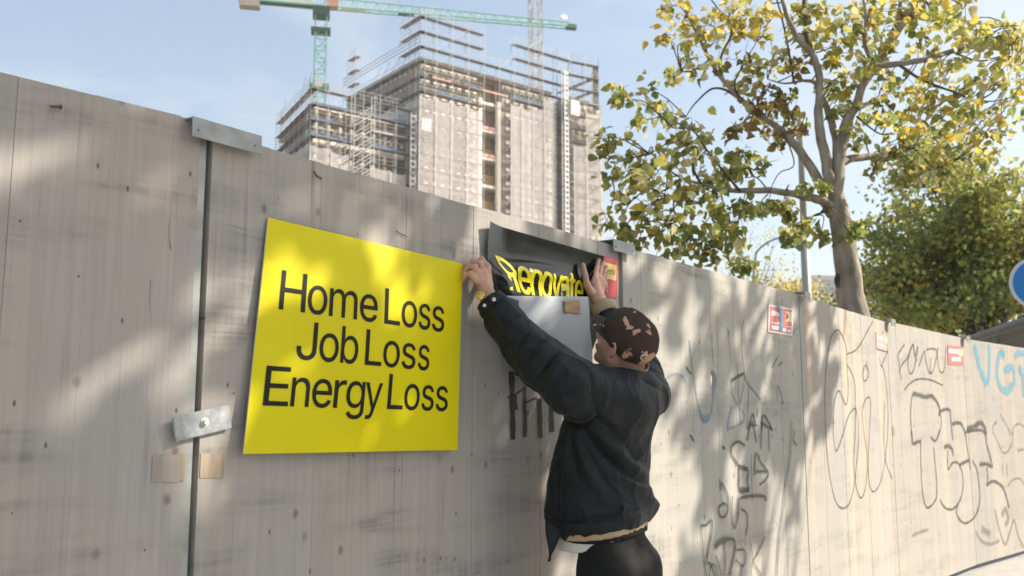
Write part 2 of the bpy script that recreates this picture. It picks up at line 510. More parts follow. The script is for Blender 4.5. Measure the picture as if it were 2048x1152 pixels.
def draw(name, strokes, m, label=None, width=.02, depth=.0030, joined=False):
    """strokes: lists of photo pixels on the fence, laid on the boards as flat painted ribbons"""
    root = fparent(empty(name, (0, 0, 0))) if label else fence_root
    if label: root['label'] = label
    stuff = ([], [], [])
    base = [0]
    for fr in PANEL_FRAMES: base.append(base[-1]+fr[2])
    def out(V, F, UV, nm, par):
        me = mesh_from(nm, V, F, m); uvl = me.uv_layers.new(name='UVMap')
        for lp in me.loops: uvl.data[lp.index].uv = UV[lp.vertex_index]
        o = link(nm, me)
        if par is fence_root: fparent(o)
        else: o.parent = par
        return o
    for st in strokes:
        w = width; fade = (1., 1.); V, F, UV = ([], [], []) if not joined else stuff
        if isinstance(st, dict): w = st.get('w', width); fade = st.get('fade', fade); st = st['p']
        pts = spline(st, 7) if len(st) > 2 else spline(st, 6)
        q = [ratio_on_panel(x, y) for (x, y) in pts]
        S = np.array([(base[k]+s, z) for k, s, z in q])        # run length along the fence so strokes may cross joints
        T = np.gradient(S, axis=0); T /= np.linalg.norm(T, axis=1)[:, None]+1e-9
        Nn = np.stack([-T[:, 1], T[:, 0]], 1)
        n0 = len(V); m_ = len(S)
        for i in range(m_):
            f = i/(m_-1); al = fade[0]+(fade[1]-fade[0])*f
            for sgn, u in ((-1, 0), (1, 1)):
                c = S[i] + Nn[i]*sgn*w*.5*(1+.12*math.sin(i*.9+w*900))
                k = max(j for j in range(len(PANEL_FRAMES)) if base[j] <= c[0]+1e-9)
                V.append(panel_pt(k, c[0]-base[k], depth, c[1])); UV.append((u, al))
        for i in range(m_-1): F.append((n0+2*i, n0+2*i+1, n0+2*i+3, n0+2*i+2))
        depth += .00012
        if not joined: out(V, F, UV, 'stroke' if label else name, root)
    if joined: out(*stuff, name, root)['kind'] = 'stuff'

def Z(ox, oy, sc, pts): return [(ox+x/sc, oy+y/sc) for x, y in pts]
# big outlined letters, third panel  (zoom origin 1620,640 scale 2.955)
z3 = lambda *p: Z(1620, 640, 2.955, p)
draw('graffiti_outline', [
    z3((215,200),(205,130),(180,75),(155,60),(125,100),(105,190),(90,330),(85,470),(90,640),(100,800),(120,950),(150,1070),(190,1112),(230,1085),(255,1000),(268,920)),
    z3((370,5),(330,80),(285,160),(250,190),(218,202),(215,240),(220,310),(224,400),(220,470),(210,500),(195,470),(175,422),(158,430),(142,490),(136,590),(138,700),(152,772),(170,745),(195,670),(225,570),(262,522),(278,560),(286,640),(284,750),(272,860),(266,940)),
    z3((218,265),(245,310),(262,370),(266,450),(268,560),(264,700),(257,800),(260,900),(275,1000),(300,1052),(322,1010),(335,920),(336,800),(320,680),(308,570),(318,490),(345,455),(356,490),(352,620),(344,780),(345,920),(355,990),(375,1015),(405,980),(430,900),(445,800),(455,700),(460,560),(450,400),(435,300),(420,268)),
    z3((408,215),(412,250),(420,268),(440,225),(460,180)),
    z3((330,245),(338,280),(345,310),(335,350),(320,360),(311,330),(318,280),(330,270),(340,300)),
    z3((440,480),(436,600),(434,720),(450,850),(484,940)),
    z3((395,172),(430,180),(452,184),(445,140),(430,70)),
], P_GREY, 'tall looping thin grey outline letters sprayed on a pale panel', .017)
# tag above the bubble letters (zoom origin 1780,660 scale 5.235)
z4 = lambda *p: Z(1780, 660, 5.235, p)
draw('graffiti_tag', [
    z4((150,150),(110,210),(80,270),(95,350),(100,430),(118,520)), z4((95,430),(125,360),(175,300),(200,240),(240,150),(255,250),(265,330),(240,430),(210,455),(190,380),(190,300),(215,200),(240,150)),
    z4((240,150),(260,270),(290,170),(270,330)), z4((300,380),(330,290),(358,220),(370,300),(400,430),(435,460)), z4((380,205),(440,195),(485,215),(480,300),(450,420),(420,440),(425,290)),
    z4((500,180),(495,300),(515,420),(545,445),(570,390),(580,190)), z4((150,625),(200,565),(270,520),(340,510),(430,525),(550,578)),
], P_GREY, 'small scrawled grey tag above an arc', .022)
# bubble letters
z5 = lambda *p: Z(1800, 860, 4.431, p)
draw('graffiti_throw_up', [
    {'p': z4((240,660),(222,740),(215,900),(222,1030),(235,1150)), 'w': .026},
    {'p': z4((240,665),(300,680),(370,700),(430,690),(480,740),(520,830),(510,900)), 'w': .055},
    {'p': z4((525,850),(580,830),(625,840),(632,900),(640,1000),(655,1150)), 'w': .040},
    {'p': z4((520,850),(535,930),(528,1030),(490,1140)), 'w': .026},
    {'p': z4((650,985),(700,970),(745,985),(775,1050),(785,1100)), 'w': .050},
    {'p': z5((98,0),(105,70),(115,120),(150,105),(180,100)), 'w': .040},
    {'p': z5((183,70),(182,250),(190,450),(205,600),(235,685),(285,660),(322,590),(325,480),(312,320),(297,150)), 'w': .026},
    {'p': z5((270,60),(300,95),(325,80),(350,0)), 'w': .028},
    {'p': z5((390,155),(425,140),(460,170),(470,230)), 'w': .055},
    {'p': z5((420,180),(420,280),(428,345),(460,295),(500,285),(535,330),(555,420),(555,520),(530,620),(480,690),(430,702),(385,675),(355,620)), 'w': .030},
    {'p': z5((525,310),(560,290),(610,265)), 'w': .045}, {'p': z5((580,40),(590,130),(610,260),(622,350)), 'w': .035},
    {'p': z5((640,270),(680,350),(700,500),(705,620),(685,720),(640,790),(575,825),(525,790),(498,730),(510,660)), 'w': .030},
    {'p': z5((575,20),(640,5),(720,0),(755,40),(765,120),(790,210),(815,310)), 'w': .040},
    {'p': z5((705,305),(760,300),(820,325)), 'w': .055}, {'p': z5((765,330),(775,400),(772,490)), 'w': .035},
    {'p': z5((765,490),(810,455),(860,465),(910,510),(940,590),(965,690)), 'w': .045},
    {'p': z4((800,1040),(880,1010),(940,970),(985,1010),(1005,1100)), 'w': .075},
], P_GREY, 'bold outlined bubble letters sprayed in grey', .03)
draw('faded_graffiti', [
    {'p': z5((670,900),(720,980),(800,1010),(880,980)), 'w': .05}, {'p': z5((840,700),(870,850),(930,1010),(980,880),(1010,800),(1050,950),(1098,1040)), 'w': .06},
    {'p': z5((830,30),(870,120),(910,200),(960,180),(1000,80),(980,0)), 'w': .035}, {'p': z5((905,300),(910,390)), 'w': .04}, {'p': z5((945,300),(950,410)), 'w': .04},
    {'p': z5((1040,180),(1095,170)), 'w': .05}, {'p': z5((950,500),(1000,440),(1060,430),(1098,480)), 'w': .035}, {'p': z5((900,760),(930,700),(960,780),(930,850)), 'w': .09},
    {'p': z4((1080,1100),(1080,1000),(1120,960)), 'w': .04}, {'p': z4((1150,880),(1220,1000),(1260,1100)), 'w': .04}, {'p': z4((1280,1100),(1300,1010),(1350,980),(1400,1010)), 'w': .04},
    {'p': z5((100,940),(160,910),(250,880)), 'w': .04}, {'p': z5((720,870),(800,920)), 'w': .10},
], P_FAINT, 'washed out grey scrawl low on the far panel', .04)
draw('blue_graffiti', [
    {'p': z4((880,150),(905,250),(940,400),(985,520),(1010,570)), 'w': .13}, {'p': z4((1035,150),(1040,300),(1035,450),(1020,575)), 'w': .09},
    {'p': z4((1195,280),(1160,250),(1130,300),(1120,420),(1130,540),(1180,630),(1240,630),(1290,560),(1300,460),(1270,390),(1190,430)), 'w': .11},
    {'p': z4((1300,280),(1350,240),(1430,250)), 'w': .10}, {'p': z4((1350,400),(1390,480),(1400,700)), 'w': .14}, {'p': z4((1150,200),(1200,260)), 'w': .12, 'fade': (.5, .9)},
], P_SKY, 'light blue sprayed letters V G on the far panel', .1)
# second panel: thin blue and grey scribbles (zoom origin 1320,640 scale 5.2375)
z1 = lambda *p: Z(1320, 640, 5.2375, p)
draw('blue_scribble', [
    {'p': z1((25,670),(90,590),(170,570),(240,600),(270,660)), 'w': .022, 'fade': (.5, .8)}, {'p': z1((305,210),(320,350),(345,560),(380,800),(430,1010),(475,1070),(530,980),(550,860),(560,720)), 'w': .018},
    {'p': z1((540,150),(545,300),(565,500)), 'w': .012}, {'p': z1((580,720),(590,850),(610,1000)), 'w': .010, 'fade': (.8, .3)},
    {'p': z1((870,0),(850,200),(860,400),(880,550),(870,700),(840,850),(830,950),(840,1080)), 'w': .014}, {'p': z1((745,640),(760,780),(820,900),(880,1000),(850,1080),(700,1150)), 'w': .016},
    {'p': z1((755,890),(720,1030),(705,1140)), 'w': .018}, {'p': z1((1465,40),(1410,110),(1365,175)), 'w': .02, 'fade': (.3, 1)}, {'p': z1((1230,960),(1180,1020)), 'w': .04, 'fade': (.6, .2)},
    {'p': z1((425,1000),(470,1040),(510,1010)), 'w': .045},
], P_BLUE, 'thin faded blue looping scribble beside the peep hole', .014)
z2 = lambda *p: Z(1370, 840, 3.693, p)
draw('grey_scribble', [
    {'p': z1((740,640),(800,600),(880,555)), 'w': .028}, {'p': z1((700,80),(725,280),(745,460)), 'w': .006}, {'p': z1((800,450),(815,700),(825,900)), 'w': .008}, {'p': z1((880,560),(910,660),(1000,770),(1050,840)), 'w': .012},
    {'p': z1((925,640),(920,900),(905,1150)), 'w': .010}, {'p': z1((1020,930),(1010,1020)), 'w': .016}, {'p': z1((915,1150),(965,990),(1000,1100)), 'w': .022}, {'p': z1((1060,1150),(1075,1000),(1140,1080),(1170,1150)), 'w': .026},
    {'p': z1((1235,370),(1170,500)), 'w': .012}, {'p': z1((1230,480),(1280,440)), 'w': .012}, {'p': z1((1220,850),(1230,690),(1290,880)), 'w': .020, 'fade': (.5, .7)},
    {'p': z2((455,150),(490,10),(525,160)), 'w': .024}, {'p': z2((480,40),(530,40)), 'w': .02}, {'p': z2((555,215),(565,30)), 'w': .018}, {'p': z2((560,20),(645,75)), 'w': .028}, {'p': z2((615,70),(620,230)), 'w': .018},
    {'p': z2((440,190),(390,160),(345,190),(340,250),(390,330),(460,370),(455,450),(465,520),(400,520),(395,430),(395,350)), 'w': .024}, {'p': z2((395,345),(460,365)), 'w': .034}, {'p': z2((400,510),(468,515)), 'w': .036},
    {'p': z2((510,410),(518,250),(560,320),(610,385),(590,440),(545,480)), 'w': .020}, {'p': z2((520,380),(605,380)), 'w': .024}, {'p': z2((485,250),(490,590)), 'w': .010},
    {'p': z2((255,520),(262,465),(305,540),(318,640),(290,710),(255,710),(245,650),(280,615),(310,640)), 'w': .020}, {'p': z2((345,560),(340,700),(360,800),(385,720),(392,570)), 'w': .018}, {'p': z2((410,655),(450,690),(455,780),(440,850)), 'w': .020},
    {'p': z2((405,575),(490,560),(580,565),(590,600)), 'w': .026}, {'p': z2((110,775),(150,775),(190,740),(190,830),(165,960),(155,1050),(180,1060),(215,1150)), 'w': .020}, {'p': z2((115,780),(130,1000),(150,1150)), 'w': .014},
    {'p': z2((215,940),(250,900),(300,880)), 'w': .045}, {'p': z2((300,880),(350,880),(365,920),(350,1020),(320,1150)), 'w': .028}, {'p': z2((280,900),(290,1030),(285,1150)), 'w': .014}, {'p': z2((370,960),(430,960),(440,1020),(420,1080),(370,1030)), 'w': .016}, {'p': z2((420,1060),(405,1150)), 'w': .016},
    {'p': z2((475,900),(490,1000),(480,1150)), 'w': .012}, {'p': z2((585,860),(530,980),(500,1040),(530,1100),(560,1150)), 'w': .016}, {'p': z2((575,960),(570,1140)), 'w': .012}, {'p': z2((220,1000),(250,1100),(260,1150)), 'w': .016},
    {'p': z2((780,0),(778,120),(765,300),(735,480),(715,680),(690,850),(670,1150)), 'w': .034, 'fade': (.5, .75)}, {'p': z2((800,80),(795,150),(820,190)), 'w': .020}, {'p': z2((170,1150),(185,1070),(215,1080),(230,1150)), 'w': .016},
], P_GREY, 'tangle of thin grey scribbled tags down the weathered panel', .018)
# black drips of older brushed letters beneath the raised arm (zoom origin 980,700 scale 5.76)
z6 = lambda *p: Z(980, 700, 5.76, p)
draw('black_letters', [
    {'p': z6((240,250),(250,500),(256,800),(257,1032)), 'w': .034}, {'p': z6((275,520),(290,690)), 'w': .03}, {'p': z6((395,420),(395,700),(396,1005)), 'w': .024, 'fade': (.8, 1)}, {'p': z6((560,560),(568,800),(575,1010)), 'w': .030}, {'p': z6((700,660),(708,945)), 'w': .032},
    {'p': z6((425,700),(410,950)), 'w': .02, 'fade': (.5, .2)}, {'p': z6((330,-80),(322,300)), 'w': .05}, {'p': z6((450,-80),(450,420)), 'w': .05},
], P_TAR, 'stems of older black brushed letters under the raised sleeve', .03)
# splits in the boards
SPLIT = paint_mat('dark_board_split', (.02, .017, .015), .95, soft=True, break_=.1)
draw('board_split', [
    {'p': z6((190,550),(240,530),(330,480),(395,440)), 'w': .010}, {'p': z6((380,625),(440,590),(530,550)), 'w': .010},
    {'p': [(626,342),(632,352),(642,358)], 'w': .009}, {'p': z1((270,490),(300,540),(325,560)), 'w': .012}, {'p': z2((35,110),(50,135),(60,155)), 'w': .016}, {'p': z2((275,195),(290,215)), 'w': .02},
    {'p': [(548,775),(550,800)], 'w': .004}, {'p': [(790,462),(800,468),(812,474)], 'w': .006},
    {'p': [(338,430),(336,470),(340,500)], 'w': .004, 'fade': (.3, .8)}, {'p': [(300,560),(298,600),(300,640)], 'w': .003, 'fade': (.7, .2)},
], SPLIT, None, .01, .0038)
# random nail heads and knocks
SPK = []
rr = random.Random(5)
for i in range(24):
    x, y = rr.uniform(20, 1500), rr.uniform(250, 1140)
    if y < 190+.268*x: continue
    SPK.append({'p': [(x, y-2.2), (x+rr.uniform(-1, 1), y+2.2)], 'w': rr.uniform(.003, .007)})
draw('nail_marks', SPK, SPLIT, None, .008, .0037, True)
# letter outlines (first loop outer, others holes), thousandths of an em
GLYPHS = {
 'H': [[[459,4],[459,508],[456,511],[392,511],[390,508],[388,291],[132,291],[127,292],[127,508],[124,511],[60,511],[58,508],[58,0],[64,-2],[124,-2],[127,0],[127,228],[132,230],[388,230],[390,0],[392,-2],[456,-2]]],
 'o': [[[383,188],[381,224],[371,264],[360,292],[346,316],[326,340],[298,362],[270,376],[242,383],[206,386],[174,384],[142,375],[114,360],[90,341],[71,320],[54,292],[42,260],[35,224],[32,188],[35,148],[42,116],[54,84],[70,56],[93,32],[118,13],[142,1],[170,-7],[206,-10],[242,-7],[270,0],[298,13],[326,35],[346,60],[360,84],[371,112],[380,148]],[[317,188],[316,164],[311,136],[297,100],[285,84],[269,68],[250,56],[230,51],[206,48],[182,51],[162,57],[146,67],[130,83],[118,100],[109,120],[100,160],[98,188],[103,232],[109,256],[130,293],[146,308],[162,318],[182,325],[206,328],[230,326],[250,319],[268,308],[285,292],[296,276],[311,236]]],
 'm': [[[559,0],[559,252],[556,284],[551,308],[543,328],[529,348],[513,363],[481,380],[457,387],[417,387],[397,382],[377,375],[349,358],[326,332],[317,315],[305,341],[289,361],[269,376],[245,385],[205,387],[173,378],[141,358],[129,345],[117,325],[114,332],[113,380],[52,380],[51,0],[53,-2],[113,-2],[116,0],[116,236],[117,256],[120,272],[129,290],[145,309],[173,324],[197,327],[217,326],[237,320],[252,308],[261,298],[269,280],[272,260],[273,-2],[333,-2],[336,0],[338,264],[346,288],[365,311],[389,324],[417,327],[437,327],[453,321],[470,312],[483,296],[491,276],[494,252],[494,0],[497,-2],[553,-2]]],
 'e': [[[373,172],[372,224],[367,256],[358,284],[347,308],[322,340],[304,356],[282,369],[242,382],[206,386],[170,383],[142,375],[113,360],[88,340],[70,319],[54,292],[42,260],[34,224],[32,184],[35,148],[42,116],[54,84],[70,57],[90,34],[114,15],[146,0],[178,-8],[210,-10],[238,-9],[282,1],[302,12],[334,35],[348,52],[360,72],[366,92],[306,107],[293,84],[285,76],[274,66],[254,55],[238,50],[214,48],[190,50],[170,54],[150,64],[122,89],[111,108],[103,128],[99,164],[102,167],[370,167]],[[306,224],[97,224],[110,268],[133,300],[146,310],[166,321],[182,325],[206,327],[226,326],[246,320],[262,311],[274,300],[296,268]]],
 'L': [[[363,4],[363,56],[360,59],[127,60],[127,508],[124,511],[60,511],[58,508],[58,0],[60,-2],[360,-2]]],
 's': [[[332,108],[329,132],[322,152],[307,172],[288,188],[260,202],[172,225],[138,236],[124,245],[112,264],[112,288],[121,304],[132,315],[144,322],[168,329],[188,330],[208,329],[228,322],[240,315],[251,304],[268,275],[324,288],[325,292],[317,312],[300,340],[288,352],[256,373],[232,381],[212,385],[160,384],[136,379],[96,363],[77,348],[64,334],[54,316],[47,296],[45,272],[48,248],[55,228],[69,208],[92,189],[116,178],[148,168],[212,152],[240,143],[252,134],[260,124],[265,104],[263,88],[257,76],[243,64],[228,56],[208,49],[180,47],[144,53],[124,62],[110,76],[93,108],[36,96],[34,92],[39,72],[48,53],[60,36],[76,21],[92,10],[112,0],[156,-9],[212,-9],[236,-4],[260,4],[298,28],[315,48],[325,64],[331,84]]],
 'J': [[[338,145],[338,509],[273,511],[270,505],[270,145],[267,117],[258,93],[243,73],[229,63],[209,55],[181,52],[161,54],[141,62],[122,77],[109,95],[102,117],[100,169],[97,175],[31,173],[31,145],[35,101],[50,61],[73,32],[105,9],[141,-4],[181,-9],[225,-5],[265,10],[297,33],[319,61],[334,101]]],
 'b': [[[392,188],[389,228],[383,260],[370,296],[356,320],[335,344],[313,363],[289,375],[261,383],[229,386],[205,384],[185,380],[169,374],[145,356],[133,344],[117,321],[116,508],[113,511],[53,511],[51,508],[51,0],[53,-2],[113,-1],[114,48],[117,56],[145,19],[169,3],[189,-6],[229,-10],[261,-8],[289,1],[313,14],[337,32],[357,56],[372,84],[383,116],[389,148]],[[326,188],[324,160],[315,120],[303,96],[291,80],[277,67],[259,56],[241,51],[221,49],[197,51],[177,58],[149,78],[136,96],[126,116],[119,140],[116,164],[115,212],[120,240],[135,280],[147,296],[161,309],[177,319],[197,325],[221,327],[245,325],[261,320],[280,308],[293,296],[305,280],[321,236]]],
 'E': [[[377,0],[377,56],[372,59],[127,60],[128,226],[352,227],[356,227],[357,232],[357,284],[352,288],[127,288],[127,448],[372,450],[374,508],[368,511],[60,511],[58,508],[58,0],[64,-2],[372,-2]]],
 'n': [[[359,0],[359,240],[357,268],[351,300],[343,320],[329,341],[313,358],[297,369],[277,378],[249,385],[201,384],[173,375],[149,362],[130,344],[117,324],[114,332],[113,380],[52,380],[51,0],[57,-2],[113,-2],[116,0],[116,228],[120,264],[129,284],[149,307],[177,322],[209,327],[233,324],[257,314],[269,304],[281,288],[290,264],[294,232],[294,0],[297,-2],[353,-2]]],
 'r': [[[245,328],[245,380],[244,384],[241,386],[193,385],[169,378],[150,368],[136,356],[122,340],[117,330],[114,336],[113,380],[52,380],[51,0],[53,-2],[113,-2],[116,0],[116,236],[119,264],[128,284],[147,304],[173,318],[209,324],[241,320],[245,324]]],
 'g': [[[374,-7],[374,377],[370,381],[314,381],[311,377],[310,321],[282,355],[269,365],[250,376],[218,385],[166,384],[138,376],[110,362],[90,345],[69,321],[53,293],[40,261],[34,229],[32,189],[34,153],[40,121],[53,89],[70,62],[90,40],[134,13],[166,4],[218,4],[254,15],[267,21],[286,37],[306,64],[309,57],[309,-3],[306,-31],[297,-55],[282,-72],[258,-86],[234,-94],[186,-94],[154,-86],[130,-71],[102,-40],[51,-67],[49,-71],[58,-87],[80,-111],[94,-123],[114,-135],[134,-143],[158,-149],[206,-153],[238,-151],[266,-146],[290,-139],[314,-126],[335,-111],[350,-93],[365,-67],[372,-39]],[[310,193],[309,165],[304,141],[298,121],[278,90],[262,76],[246,68],[226,63],[206,61],[182,63],[162,68],[146,77],[130,92],[119,105],[105,141],[98,193],[104,241],[118,278],[130,295],[146,310],[162,319],[182,326],[206,327],[226,326],[246,320],[262,310],[278,296],[290,279],[305,241]]],
 'y': [[[372,379],[303,379],[193,70],[173,137],[86,379],[15,379],[160,-1],[142,-53],[135,-65],[121,-79],[109,-86],[97,-88],[60,-85],[45,-137],[46,-141],[81,-147],[125,-143],[141,-137],[165,-122],[178,-109],[189,-93],[206,-57]]],
 'R': [[[430,0],[316,208],[332,214],[354,228],[376,247],[390,268],[403,296],[409,324],[411,352],[409,380],[401,412],[392,432],[377,456],[356,475],[332,491],[304,502],[276,507],[236,511],[60,511],[58,508],[58,0],[64,-2],[124,-2],[127,0],[126,176],[128,196],[240,197],[245,196],[352,-2],[424,-2]],[[343,352],[341,332],[331,300],[312,278],[296,268],[280,262],[256,258],[128,257],[126,284],[127,448],[256,449],[296,438],[320,420],[332,404],[341,372]]],
 'v': [[[372,376],[369,381],[305,381],[302,376],[214,132],[197,73],[193,70],[168,152],[85,380],[16,380],[15,376],[161,-1],[225,-2],[228,0]]],
 'a': [[[339,3],[338,259],[336,279],[331,303],[314,336],[301,351],[270,371],[242,380],[210,385],[174,385],[150,381],[114,370],[93,359],[134,-9],[162,-11],[198,-7],[214,-2],[244,15],[274,48],[275,-1],[334,-2],[338,-2]],[[274,179],[273,135],[267,107],[250,79],[226,60],[210,53],[190,48],[170,47],[142,50],[113,63],[98,82],[94,103],[98,127],[106,139],[122,150],[138,158],[162,164],[222,172],[270,183]],[[272,275],[88,275],[98,272],[102,274],[118,298],[140,315],[162,324],[194,328],[226,325],[246,315],[258,305],[265,295]]],
 't': [[[214,4],[202,55],[170,52],[146,56],[138,61],[131,72],[128,100],[128,324],[202,325],[206,328],[206,376],[202,380],[162,378],[128,380],[127,472],[66,473],[63,468],[63,380],[26,378],[6,381],[4,376],[4,328],[6,325],[63,324],[63,92],[66,63],[75,40],[90,20],[114,4],[138,-3],[170,-6],[202,-4],[214,0]]],
 'l': [[[182,2],[171,54],[169,56],[145,54],[129,57],[121,64],[116,82],[116,506],[113,511],[53,511],[51,506],[51,86],[53,58],[59,38],[69,22],[90,6],[113,-3],[137,-4],[161,-4]]],
}
# ================================================================== SIGNS, POSTERS, STICKERS
from mathutils.geometry import tessellate_polygon
def glyph_tris(ch, e=0.0):
    """filled letter as (verts, faces), x and y in em"""
    loops = [[Vector((x/1000, y/1000, 0)) for x, y in l] for l in GLYPHS[ch]]
    tri = tessellate_polygon(loops)
    bm = bmesh.new(); vs = [bm.verts.new(p) for l in loops for p in l]
    for t in tri:
        try: bm.faces.new([vs[i] for i in t])
        except ValueError: pass
    for ax in (0, 1):                      # slice finely so print can follow a bent sheet
        for q in np.arange(-.16, .62, .06):
            bmesh.ops.bisect_plane(bm, geom=bm.verts[:]+bm.edges[:]+bm.faces[:], dist=1e-6, plane_co=(q, q, 0), plane_no=(1-ax, ax, 0))
    bm.verts.index_update()
    v = np.array([tuple(p.co)[:2] for p in bm.verts]); f = [tuple(x.index for x in p.verts) for p in bm.faces]; bm.free()
    return v, f
_gc = {}
def glyph(ch, e=0.0):
    if (ch, e) not in _gc: _gc[ch, e] = glyph_tris(ch, e)
    return _gc[ch, e]
GX = {k: (min(p[0] for l in v for p in l)/1000, max(p[0] for l in v for p in l)/1000) for k, v in GLYPHS.items()}

def homog(src, dst):
    A = []
    for (x, y), (u, v) in zip(src, dst):
        A += [[x, y, 1, 0, 0, 0, -u*x, -u*y, -u], [0, 0, 0, x, y, 1, -v*x, -v*y, -v]]
    h = np.linalg.svd(np.array(A))[2][-1].reshape(3, 3)
    return lambda x, y: ((h[0] @ (x, y, 1))/(h[2] @ (x, y, 1)), (h[1] @ (x, y, 1))/(h[2] @ (x, y, 1)))

def fence_px(px, py, b):
    """fence coordinates (a, b, z) on the plane b metres in front of the second panel"""
    r = ray(px, py); k = (N_OUT @ JO[0] + b)/(N_OUT @ r[:2]); q = r[:2]*k
    return np.array([(q-JO[0]) @ U, b, CAM_Z + k*r[2]])

YELLOW = mat('yellow_sign_vinyl', (.66, .575, .002), .42, .07, 3.5, spec=.25)
INK = mat('black_print', (.012, .012, .011), .6, .1, 40, spec=.25)
EDGE = mat('sign_board_edge', (.62, .60, .45), .6, .05, 10)

# yellow board: corners in fence coordinates, foot standing slightly off the boards
YPX = [(537, 435), (925, 527), (915, 900), (487, 908)]
YC = [fence_px(*YPX[0], .012), fence_px(*YPX[1], .014), fence_px(*YPX[2], .030), fence_px(*YPX[3], .034)]
def ysurf(s, t, off=0.0):
    p = (YC[0]*(1-s)+YC[1]*s)*(1-t) + (YC[3]*(1-s)+YC[2]*s)*t
    p = p + np.array([0, .011*math.sin(PI*s)*math.sin(PI*t)+.004*math.sin(2*PI*s)*t + off, 0])
    return fpt(*p)
yb = fpt(YC[3][0]*.5+YC[2][0]*.5, .02, YC[3][2])
yroot = empty('slogan_sign', yb)
tag(yroot, 'bright yellow board printed Home Loss Job Loss Energy Loss fixed to the hoarding', 'sign')
def grid_sheet(name, fn, ns, nt, thick, m, medge, parent, origin):
    V, F = [], []
    for lay in (0, 1):
        for j in range(nt+1):
            for i in range(ns+1):
                V.append(fn(i/ns, j/nt, -thick*lay) - origin)
    n = (ns+1)*(nt+1); W = ns+1; mi = []
    for j in range(nt):
        for i in range(ns):
            q = (j*W+i, (j+1)*W+i, (j+1)*W+i+1, j*W+i+1)
            F.append(q); mi.append(0); F.append(tuple(x+n for x in q[::-1])); mi.append(1)
    border = [(0, i) for i in range(ns+1)] + [(j, ns) for j in range(1, nt+1)] + [(nt, i) for i in range(ns-1, -1, -1)] + [(j, 0) for j in range(nt-1, 0, -1)]
    ids = [j*W+i for j, i in border]
    for a, b in zip(ids, ids[1:]+ids[:1]): F.append((a, b, b+n, a+n)); mi.append(1)
    me = mesh_from(name, V, F, [m, medge]); me.polygons.foreach_set('material_index', mi)
    for p, k in zip(me.polygons, mi): p.use_smooth = (len(p.vertices) == 4)
    o = link(name, me, parent)
    md = o.modifiers.new('edges', 'EDGE_SPLIT'); md.split_angle = R(40)
    return o
grid_sheet('board', ysurf, 16, 12, .004, YELLOW, EDGE, yroot, yb)

HY = homog(YPX, [(0, 0), (1, 0), (1, 1), (0, 1)])
def yz(x, y): return HY(460+x/2.304, 420+y/2.304)
LINES = [
 ('Home', [(225,343),(352,440),(450,578),(590,672)], lambda x: 450+.140*(x-225), lambda x: 272+.178*(x-232)),
 ('Loss', [(705,778),(785,857),(865,920),(928,985)], lambda x: 450+.140*(x-225), lambda x: 272+.178*(x-232)),
 ('Job', [(300,390),(402,490),(500,580)], lambda x: 683+.088*(x-350), lambda x: 512+.132*(x-385)),
 ('Loss', [(613,690),(697,775),(785,850),(862,915)], lambda x: 683+.088*(x-350), lambda x: 512+.132*(x-385)),
 ('Energy', [(152,265),(275,358),(370,460),(470,525),(527,613),(615,695)], lambda x: 897+.028*(x-152), lambda x: 713+.066*(x-162)),
 ('Loss', [(722,795),(800,872),(882,938),(948,1003)], lambda x: 897+.028*(x-152), lambda x: 713+.066*(x-162)),
]
for wd, boxes, base, cap in LINES:
    V, F = [], []
    t0 = np.mean([yz(x, base(x))[1] for b in boxes for x in b]); t1 = np.mean([yz(x, cap(x))[1] for b in boxes for x in b])
    for ch, (xa, xb) in zip(wd, boxes):
        s0 = yz(xa, base(xa)-40)[0]; s1 = yz(xb, base(xb)-40)[0]
        v, f = glyph(ch, .010)
        g0, g1 = GX[ch]; n = len(V)
        for x, y in v:
            V.append(ysurf(s0+(x-g0)/(g1-g0)*(s1-s0), t0+(t1-t0)*y/.509, .0011) - yb)
        F += [tuple(i+n for i in q) for q in f]
    link('lettering', mesh_from('lettering', V, F, INK), yroot)

